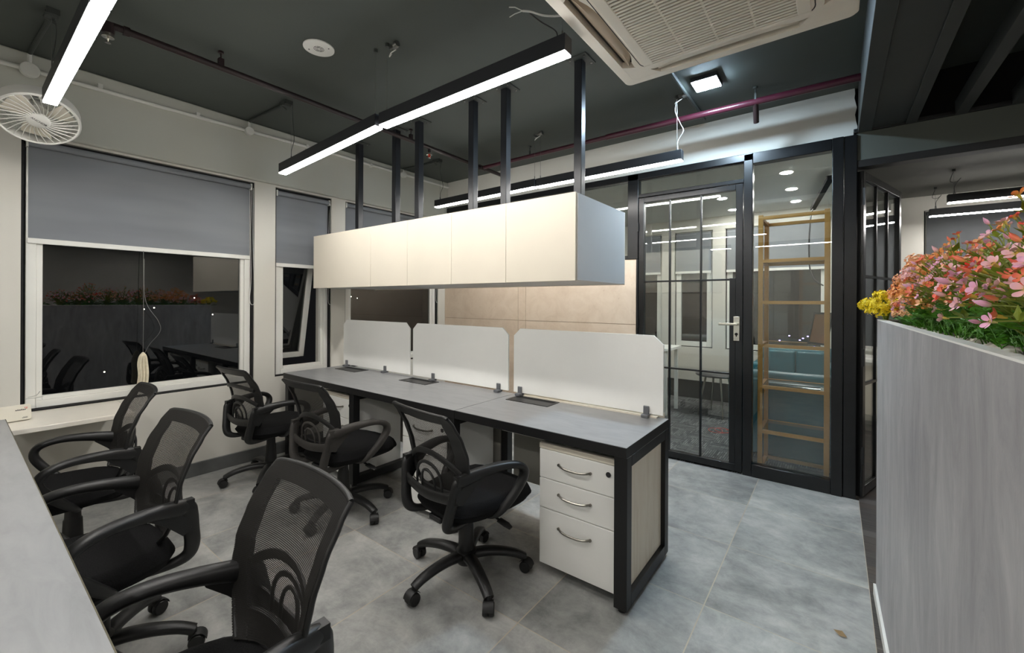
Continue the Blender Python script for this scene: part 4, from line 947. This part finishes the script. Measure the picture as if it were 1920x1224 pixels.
for k in range(4):
    m = MB(); m.ell((0,0,0),(.022,.016,.011),14,9); m.v = [p*(1+.14*noise.noise(p*60+Vector((k*3,0,0)))) for p in m.v]; o = m.build('pebble', M['stonew'], None, local=True, smooth=80)
    peb.append(o)
ns = 0
for i in range(110):
    s_ = PLN - .03 - i*.0245 - rnd.uniform(0,.008); w_ = .045 + rnd.choice((0,0,1,2,3))*.024 + rnd.uniform(-.006,.006)
    if s_ < .6: break
    o = peb[i] if i < 4 else peb[i % 4].copy()
    if i >= 4: C.objects.link(o)
    k = rnd.uniform(.75,1.35); o.location = pp(s_, w_, ZP-.038+.010*k); o.rotation_euler = (rnd.uniform(-.25,.25), rnd.uniform(-.25,.25), rnd.uniform(0,6.3)); o.scale = (k,k,k)
    tag(o, 'smooth white pebble on the dark soil inside the rim of the grey planter', 'pebble', 'white pebbles in the planter')
# flower and leaf meshes
def petal_mesh(name, n, L, W, mat, cup=.35, spoon=1.0):
    me = bpy.data.meshes.new(name); V = []; F = []; UV = []
    for k in range(n):
        a = 2*PI*k/n + (k % 2)*.12; R = Matrix.Rotation(a,3,'Z'); b0 = len(V)
        for j in range(8):
            v = j/7; w = W*(.28+.72*(v/.62)**1.2) if v < .62 else W*max(.12, math.sqrt(max(0,1-((v-.62)/.385)**2)))
            el = cup + .5*v*v*(1-cup)
            for i in range(4):
                u = -1+2*i/3; x = L*v*math.cos(el*1.1 - .35*v); z = L*v*math.sin(el)*.75 + .12*W*(u*u)
                V.append(R @ Vector((x + .002, u*w, z))); UV.append(((u+1)/2, v))
        for j in range(7):
            for i in range(3): F.append((b0+j*4+i, b0+j*4+i+1, b0+(j+1)*4+i+1, b0+(j+1)*4+i))
    # calyx
    b0 = len(V)
    for j, (r, z) in enumerate(((.0012,-.012),(.0034,-.006),(.0042,0),(.0025,.004))):
        for k in range(7): V.append(Vector((r*math.cos(k*2*PI/7), r*math.sin(k*2*PI/7), z))); UV.append((0,0))
    for j in range(3):
        for k in range(7): F.append((b0+j*7+k, b0+j*7+(k+1)%7, b0+(j+1)*7+(k+1)%7, b0+(j+1)*7+k))
    me.from_pydata(V,[],F); uv = me.uv_layers.new(name='UVMap')
    for lp in me.loops: uv.data[lp.index].uv = UV[lp.vertex_index]
    me.materials.append(mat); me.polygons.foreach_set('use_smooth',[True]*len(me.polygons)); return me
def bud_mesh(name, mat):
    me = bpy.data.meshes.new(name); V = []; F = []; UV = []; prof = [(.001,-.004),(.004,0),(.0058,.007),(.0050,.014),(.0026,.020),(.0004,.025)]
    for j,(r,z) in enumerate(prof):
        for k in range(8): V.append((r*math.cos(k*PI/4), r*math.sin(k*PI/4), z)); UV.append((0,j/5))
    for j in range(5):
        for k in range(8): F.append((j*8+k, j*8+(k+1)%8, (j+1)*8+(k+1)%8, (j+1)*8+k))
    me.from_pydata(V,[],F); uv = me.uv_layers.new(name='UVMap')
    for lp in me.loops: uv.data[lp.index].uv = UV[lp.vertex_index]
    me.materials.append(mat); me.polygons.foreach_set('use_smooth',[True]*len(me.polygons)); return me
FM = {k: [petal_mesh(k+'_flower', 5, .020, .0072, v, .45), petal_mesh(k+'_flower', 5, .017, .0066, v, .85)] for k, v in PET.items()}
BM = {k: bud_mesh(k+'_bud', v) for k, v in PET.items()}
def cluster_mesh(k, mat):
    """many tiny florets packed in a tuft"""
    r = random.Random(k); me = bpy.data.meshes.new('floret_tuft'); V = []; F = []; UV = []
    for i in range(26):
        d = Vector((r.gauss(0,1), r.gauss(0,1), abs(r.gauss(0,1))+.35)).normalized(); c = d*r.uniform(.012,.026)
        a_ = d.orthogonal().normalized(); b_ = d.cross(a_)
        for p in range(4):
            an = p*PI/2 + r.uniform(-.3,.3); e = (a_*math.cos(an)+b_*math.sin(an)); g = d.cross(e); b0 = len(V); L = r.uniform(.005,.0075)
            for (q, w_, h_) in ((0,.0012,0),(.5,.0028,.0012),(1,.0015,.0026)):
                for s_ in (-1,1): V.append(c + e*L*q + g*w_*s_ + d*h_); UV.append((0, q))
            F += [(b0,b0+1,b0+3,b0+2),(b0+2,b0+3,b0+5,b0+4)]
    me.from_pydata(V,[],F); uv = me.uv_layers.new(name='UVMap')
    for lp in me.loops: uv.data[lp.index].uv = UV[lp.vertex_index]
    me.materials.append(mat); return me
TM = {k: cluster_mesh(i, v) for i, (k, v) in enumerate(PET.items())}
def frond(m, base, d, L, r, w=.022, droop=.5, n=18):
    """pinnate leaf: rachis with paired leaflets"""
    d = d.normalized(); P_ = []; p = base.copy(); q = d.copy()
    for i in range(n+1): P_.append(p.copy()); p = p + q*(L/n); q = (q + Vector((0,0,-droop/n*1.6))).normalized()
    m.tube(P_, [.0016*(1-.7*i/n) for i in range(n+1)], 4)
    for i in range(2, n+1):
        t_ = (P_[i]-P_[i-1]).normalized(); sd = t_.cross(Vector((0,0,1))); sd = sd.normalized() if sd.length > .1 else Vector((1,0,0)); upv = sd.cross(t_)
        wl_ = w*math.sin(PI*min(.97,(i/n)*.85+.12))**.7
        for s_ in (-1,1):
            c = P_[i]; e = (sd*s_ + t_*.35 + upv*(.15+r.uniform(-.25,.25))).normalized(); g = t_*.0042
            b0 = len(m.v); m.v += [c-g*.3, c+e*wl_*.45-g, c+e*wl_*.45+g*1.0, c+e*wl_*.85-g*.55, c+e*wl_*.85+g*.7, c+e*wl_]
            m.f += [(b0,b0+1,b0+2),(b0+1,b0+3,b0+4,b0+2),(b0+3,b0+5,b0+4)]
BUSH = [  # s (from far end), w, height, spread, kind, palette, label
 (.03,.03,.145,.085,'tuft',('yellow',),'bush of small bright yellow flowers at the far end of the planter'),
 (.19,.11,.145,.065,'tuft',('peach','coral','lilac'),'small dusty pink tufted bush just right of the yellow one'),
 (.20,.15,.20,.06,'tuft',('coral','red'),'small coral-red tufted bush between the yellow and peach ones'),
 (.36,.14,.22,.09,'tuft',('peach','orange','pink'),'peach tufted bush in the far third of the planter'),
 (.47,.13,.285,.11,'tuft',('orange','peach'),'orange and peach tufted bush rising in front of the pale pier'),
 (.62,.12,.255,.12,'tuft',('peach','pink','orange'),'pale peach tufted bush between the orange and the pink bushes'),
 (.78,.13,.285,.12,'flower',('peach','pink','orange'),'peach-pink flower bush in the middle of the visible planter'),
 (.92,.12,.315,.12,'flower',('lilac','pink','lilac','coral'),'lilac-pink flower bush with open blooms and long buds'),
 (1.10,.16,.30,.12,'flower',('pink','coral','peach'),'pink and coral flower bush next to the lilac one'),
 (1.28,.15,.30,.12,'flower',('coral','pink','lilac','peach'),'coral, pink and lilac flower bush near the right edge'),
 (1.46,.15,.345,.12,'flower',('red','orange','coral'),'tallest red and orange flower bush at the right edge of the picture'),
 (1.58,.10,.25,.13,'flower',('pink','lilac','coral','pink'),'large pale pink blooms close to the camera at the right edge'),
 (1.76,.10,.23,.13,'flower',('pink','coral','lilac'),'pink and coral blooms nearest the camera at the right edge'),
 (2.20,.15,.20,.15,'tuft',('coral','red'),'coral bush of the planter, seen only mirrored in the left window'),
 (2.60,.15,.20,.15,'tuft',('yellow','peach'),'yellow bush of the planter, seen only mirrored in the left window'),
 (2.95,.15,.20,.15,'tuft',('pink','peach'),'pink bush of the planter, seen only mirrored in the left window'),
 (3.30,.15,.20,.15,'tuft',('red','coral'),'red bush near the camera-side end of the planter, seen only mirrored in the left window')]
face = lambda y: pp(0,0,0).x + (y-pb.y)*(pa.x-pb.x)/(pa.y-pb.y)
for bi, (sf, w0, ht, sp, kind, pal, label) in enumerate(BUSH):
    r = random.Random(100+bi); base = pp(PLN-sf, w0, ZP-.04)
    t = thing('flower_bush', label, 'flowers', base, 0, 'artificial flower bushes in the planter')
    st_ = MB(); fo = MB(); far = bi >= 13
    nf = {'tuft': 64, 'flower': 98}[kind] if not far else 16
    for i in range(nf):
        a = r.uniform(0, 2*PI); q = math.sqrt(r.random()); dx = q*math.cos(a); dy = q*math.sin(a)
        tip = base + Vector((dx*sp*1.0 - .01, dy*sp*1.3, .04 + (ht-.02)*(1-.50*q*q)*(r.uniform(.70,1.03) if r.random() < .6 else r.uniform(.35,.8))))
        tip.z = max(tip.z, ZP+.03)
        mid = base*.35 + tip*.65 + Vector((-dx*.02,-dy*.02,.03)); pts = spline([tuple(base), tuple(base*.7+mid*.3+Vector((0,0,.02))), tuple(mid), tuple(tip)], 3)
        st_.tube(pts, [.0017]*(len(pts)-4)+[.0013]*4, 5)
        d = (tip-mid).normalized() + Vector((-.35,r.uniform(-.4,.2),.25)); d.normalize()
        c_ = r.choice(pal)
        if kind == 'tuft': me = TM[c_]; nm = 'flower_tuft'; sc = r.uniform(.8,1.2) if not far else 1.7
        elif i % 5 == 4: me = BM[c_]; nm = 'flower_bud'; sc = r.uniform(.6,1.0)
        else: me = r.choice(FM[c_]); nm = 'flower'; sc = r.uniform(.5,.85)
        if bi in (0,1,2): sc *= (.85,.6,.7)[bi]
        if bi == 3: sc *= .8
        o = bpy.data.objects.new(nm, me); C.objects.link(o); o.parent = t; o.location = tip - base
        o.rotation_euler = (d.to_track_quat('Z','Y').to_matrix() @ Matrix.Rotation(r.uniform(0,6),3,'Z')).to_euler(); o.scale = (sc,)*3
        if i % 3 == 0 and not far:
            for e_ in range(2):
                e = Vector((r.uniform(-1,1), r.uniform(-1,1), .6)).normalized(); b0 = tip*.55+mid*.45
                L = r.uniform(.025,.05)*(.6 if kind == 'tuft' else 1); sd = e.cross(Vector((0,0,1))).normalized()*L*.17
                fo.add([b0, b0+e*L*.4-sd, b0+e*L*.5+Vector((0,0,.003)), b0+e*L*.4+sd, b0+e*L], [(0,1,2),(0,2,3),(1,4,2),(2,4,3)])
    st_.build('stems', M['gstem'], t)
    if fo.v: fo.build('leaves', M['fern2'], t, smooth=0)
    if far:
        fr = MB()
        for i in range(8): a = r.uniform(0,2*PI); frond(fr, base+Vector((0,0,.04)), Vector((math.cos(a),math.sin(a),.9)), .14, r, .02, .5)
        fr.build('fern_leaves', M['fern'], t, smooth=0); continue
    fr = MB(); sm = bi < 3
    for i in range(26):
        q0 = pp(PLN-sf+r.uniform(-.10,.10), r.uniform(.075,.18), ZP-.02); a = r.choice((1,1,-1))*r.uniform(.35*PI,.80*PI)
        d = Vector((math.cos(a)*.8, math.sin(a), r.uniform(.5,1.5))); Lf = (.075 if sm else .14 if kind == 'tuft' else .18)*r.uniform(.7,1.15)
        n0 = len(fr.v); frond(fr, q0, d, Lf, r, .011 if sm else .017 if kind == 'tuft' else .022, r.uniform(.35,.9), 16)
        lo_ = min(p.z - (ZP+.008 if p.x < face(p.y)+.035 else ZP-.03) for p in fr.v[n0:])
        if lo_ < 0:
            for k in range(n0, len(fr.v)): fr.v[k].z -= lo_*min(1, (fr.v[k]-q0).length/Lf*1.2)
        for k in range(n0, len(fr.v)):
            p = fr.v[k]; lim = face(p.y) + ((.040 if bi < 5 else .085) if p.z < ZP+.035 else .01)
            if p.x < lim: p.x = lim + (p.x-lim)*.12
    fr.build('fern_leaves', M['fern'], t, smooth=0)
# ------------------------------------------------------------------ meeting room behind the glass
t = thing('display_shelf', 'tall gold metal shelf with glass shelves behind the fixed glass pane', 'shelf', (-.27,4.18,0))
sx0, sx1, sy0, sy1 = -.503, -.032, 3.992, 4.40; b = .034
m = MB()
for x in (sx0, sx1-b):
    for y in (sy0, sy1-b): m.box(x,x+b,y,y+b,.002,2.11)
m.build('uprights', M['gold'], t, bevel=.001)
for z in (2.085,1.735,1.400,1.05,.715,.352,.035):
    m = MB(); m.box(sx0+b,sx1-b,sy0+.002,sy0+.026,z-.012,z+.014).box(sx0+b,sx1-b,sy1-.026,sy1-.002,z-.012,z+.014).box(sx0+.003,sx0+b-.003,sy0+b,sy1-b,z-.012,z+.014).box(sx1-b+.003,sx1-.003,sy0+b,sy1-b,z-.012,z+.014)
    f_ = m.build('shelf_frame', M['gold'], t)
    if .3 < z < 2.0:
        m = MB(); m.box(sx0+b,sx1-b,sy0+.027,sy1-.027,z+.004,z+.012); m.build('glass_shelf', M['shelfglass'], f_, smooth=0)
t = thing('framed_picture', 'brown picture in a black frame leaning on the middle shelf of the gold rack', 'picture', (-.10,4.19,1.065))
Q = Matrix.Translation((-.115,4.17,1.068)) @ Matrix.Rotation(math.radians(38),4,'Z') @ Matrix.Rotation(math.radians(12),4,'Y')
m = MB(); m.box(-.007,.007,-.10,.10,0,.015).box(-.007,.007,-.10,.10,.245,.26).box(-.007,.007,-.10,-.085,.015,.245).box(-.007,.007,.085,.10,.015,.245); m.tf(Q).build('frame', M['blackmetal'], t)
m = MB(); m.box(-.003,.003,-.085,.085,.015,.245); m.tf(Q).build('picture', M['brownpic'], t, smooth=0)
def sofa(x0, x1, y0, y1, face, ztop, label, backmat):
    """face=+1: seat opens towards +Y"""
    t = thing('booth_sofa', label, 'sofa', ((x0+x1)/2,(y0+y1)/2,0), 0, 'teal booth sofas in the meeting room')
    ya, yb_ = (y0, y0+.16) if face > 0 else (y1-.16, y1)
    m = MB(); m.box(x0,x1,ya,yb_,.03,ztop-.05); m.build('back', backmat, t, bevel=.02)
    m = MB(); P_ = [(x0+.02,(ya+yb_)/2,ztop-.045),(x1-.02,(ya+yb_)/2,ztop-.045)]; m.tube(P_, .062, 16); m.build('top_roll', M['teal'], t)
    m = MB(); sg = 1 if face > 0 else -1; ys = (yb_ if face > 0 else ya)
    n = max(2, int((x1-x0)/.28)); w_ = (x1-x0-.24)/n
    for i in range(n): m.box(x0+.12+i*w_+.003, x0+.12+(i+1)*w_-.003, min(ys,ys+sg*.12), max(ys,ys+sg*.12), .44, ztop-.02)
    m.build('back_cushions', M['teal'], t, bevel=.03, seg=4)
    m = MB(); yc = sorted((ys, y1 if face > 0 else y0)); m.box(x0+.12,x1-.12,yc[0],yc[1],.05,.36); m.build('seat_base', backmat, t, bevel=.01)
    m = MB(); m.box(x0+.12,x1-.12,yc[0]+.0,yc[1],.36,.46); m.build('seat_cushion', M['teal'], t, bevel=.03, seg=4)
    for a in (x0, x1-.12):
        m = MB(); m.box(a,a+.12,yc[0],yc[1],.03,ztop-.14); m.build('armrest', M['teal'], t, bevel=.03, seg=4)
sofa(-.80,.03,4.44,5.15,1,.765,'teal booth sofa seen from behind through the gold shelf', M['tealdark'])
sofa(-.80,.03,5.80,6.55,-1,.83,'teal booth sofa against the far window facing the shelf', M['tealdark'])
t = thing('round_stool', 'round dark marbled side table on three splayed metal legs behind the glass door', 'side table', (-1.17,5.78,0))
m = MB(); m.lathe([(0,.492),(.235,.492),(.245,.500),(.245,.510),(.235,.516),(0,.516)], 40, Matrix.Translation((-1.17,5.78,0)), cap=False); m.build('table_top', simple('dark_marble_top', srgb(70,68,70), .3, var=.5, scale=10), t)
for k in range(4):
    a = .5+2*PI*k/4; m = MB(); m.tube([(-1.17+.13*math.cos(a),5.78+.13*math.sin(a),.492),(-1.17+.225*math.cos(a),5.78+.225*math.sin(a),.004)], [.013,.007], 10); m.build('leg', M['silver'], t)
t = thing('coiled_cord', 'red cord lying coiled on the grey carpet behind the glass door', 'cord', (-1.1,5.05,0))
m = MB(); P_ = []
for i in range(44):
    a = i*.28; P_.append((-1.05+.085*math.cos(a)+.003*i, 5.02+.10*math.sin(a)+.004*(i%7)*.2, .008+.0006*i))
P_ += [(-.95,5.15,.01),(-.85,5.18,.008)]
m.tube(P_, .003, 6); m.build('cord', M['red'], t)
for k, (x, y) in enumerate(((-.367,4.732),(-.378,5.448),(-.382,6.134),(-1.062,5.476),(-1.077,6.217),(-2.4,5.4),(-2.4,4.6))):
    LBL = ['brightest round downlight seen through the fixed pane, above the gold shelf','second round downlight above the gold shelf','third and farthest round downlight above the gold shelf','round downlight seen at the top right of the glass door','farther round downlight at the right side of the glass door','round downlight deep in the meeting room, left part','round downlight near the dark interior window'][k]
    t = thing('downlight', LBL, 'lamp', (x,y,2.62), 0, 'round downlights in the meeting room ceiling')
    m = MB(); m.lathe([(.045,0),(.058,-.004),(.060,0)], 28, Matrix.Translation((x,y,2.62))); m.build('trim_ring', M['white'], t)
    m = MB(); m.cyl((x,y,2.6195),(x,y,2.614),.044,n=24); m.build('diffuser', M['down'], t)
t = thing('hanging_rail', 'black perforated rail under the meeting room ceiling with a dark cord hanging from it', 'rail', (-.12,5.4,2.55))
m = MB(); m.cbox((-.13,5.62,2.55),(.05,1.5,.04),Matrix.Rotation(math.radians(7),4,'Z')); m.build('rail', simple('matt_black_rail', srgb(16,16,17), .9, spec=.1), t, bevel=.003)
m = MB(); m.cyl((-.07,5.1,2.57),(-.07,5.1,2.62),.006,n=8).cyl((-.19,6.1,2.57),(-.19,6.1,2.62),.006,n=8); m.build('rods', M['steelwire'], t)
m = MB(); m.tube(spline([(-.21,6.25,2.55),(-.235,6.25,2.45),(-.25,6.2,2.2),(-.25,6.2,1.95),(-.24,6.2,1.8),(-.20,6.15,1.68),(-.11,6.1,1.60)],6), .008, 8); m.build('cord', M['dkwire'], t)
# far room counter seen through the open door leaf
t = thing('counter', 'cream-fronted counter under the far windows, seen through the open glass door', 'counter', (.75,6.3,0))
m = MB(); m.box(.13,2.2,6.02,6.56,.72,.76); m.build('top', M['white'], t, bevel=.002); m = MB(); m.box(.15,2.18,6.06,6.54,.12,.72); m.build('front', M['cream'], t)
m = MB(); m.box(.17,2.16,6.10,6.5,0,.12); m.build('plinth', M['pan'], t)
# small white rack end and table behind the screens
t = thing('side_counter', 'pale narrow table seen at the left edge of the glass door', 'table', (-1.9,5.6,0))
m = MB(); m.box(-2.6,-1.62,5.3,5.85,.80,.83); m.build('table_top', M['white'], t)
for (x, y) in ((-2.55,5.35),(-1.67,5.35),(-2.55,5.80),(-1.67,5.80)):
    m = MB(); m.box(x-.02,x+.02,y-.02,y+.02,.002,.80); m.build('leg', M['white'], t)
# dry leaf on the floor
lf = MB(); lf.add([(.0,.0,.004),(.012,.022,.012),(.0,.05,.006),(-.014,.02,.003),(.001,.025,.001)],[(0,1,4),(1,2,4),(2,3,4),(3,0,4)])
o = lf.build('dry_leaf', simple('dry_leaf', srgb(150,126,92), .8), None, local=True, smooth=0); o.location = (.045,2.265,.001); o.rotation_euler = (0,0,1.2); tag(o, 'small dry brown leaf on the grey tiles beside the planter', 'leaf')
# ------------------------------------------------------------------ the night outside
r = random.Random(5); lamp0 = None
CITY = [(-40,22.5,.2),(-40,23.2,.5),(-40,24.4,.7),(-40,25.2,.65),(-40,25.9,.5),(-40,22.2,-2.1),(-42,9.0,-.5),(-42,9.6,-.4),(-42,12.2,.4),(-42,6.8,-5),(-42,13.5,-1.0),(-38,4.2,-7.2),(-38,14.5,-7.0)]
for i, (x, y, z) in enumerate(CITY):
    if lamp0 is None:
        m = MB(); m.ell((0,0,0),(.045,.045,.045),10,6); lamp0 = m.build('street_lamp_glow', M['city'], None, local=True); o = lamp0
    else: o = lamp0.copy(); C.objects.link(o)
    o.location = (x,y,z+1.2); tag(o, 'tiny distant street lamp in the night outside the left windows', 'lamp', 'distant street lamps outside the left windows')
b0 = None
for i in range(10):
    if b0 is None:
        m = MB(); m.box(-.09,.09,-.02,.02,-.05,.05); b0 = m.build('lit_sign', M['cityb'], None, local=True, smooth=0); o = b0
    else: o = b0.copy(); C.objects.link(o)
    o.location = (-3.6+r.uniform(0,2.6), 40, -1.5+r.uniform(-.5,.4)); o.scale = (.55,.55,.55); tag(o, 'tiny distant violet sign light outside the window behind the gold shelf', 'sign light', 'distant violet lights outside')
# ------------------------------------------------------------------ world, camera, colour management
w = bpy.data.worlds.new('night'); bpy.context.scene.world = w; w.use_nodes = True
w.node_tree.nodes['Background'].inputs[0].default_value = (.9,.92,1,1); w.node_tree.nodes['Background'].inputs[1].default_value = .0018
cam = bpy.data.cameras.new('camera'); co = bpy.data.objects.new('camera', cam); C.objects.link(co)
co.location = (0,0,1.3968); co.rotation_mode = 'QUATERNION'
co.rotation_quaternion = (Matrix.Rotation(.6482,3,'Z') @ Matrix.Rotation(PI/2,3,'X') @ Matrix.Rotation(.0047,3,'Z')).to_quaternion()
cam.sensor_width = 36; cam.sensor_fit = 'HORIZONTAL'; cam.lens = 800.18/1920*36; cam.shift_y = (565.65-612)/1920; cam.clip_start = .02; cam.clip_end = 200
bpy.context.scene.camera = co
vs = bpy.context.scene.view_settings; vs.view_transform = 'Standard'; vs.look = 'None'; vs.gamma = 1; vs.exposure = 1.88; vs.use_curve_mapping = False
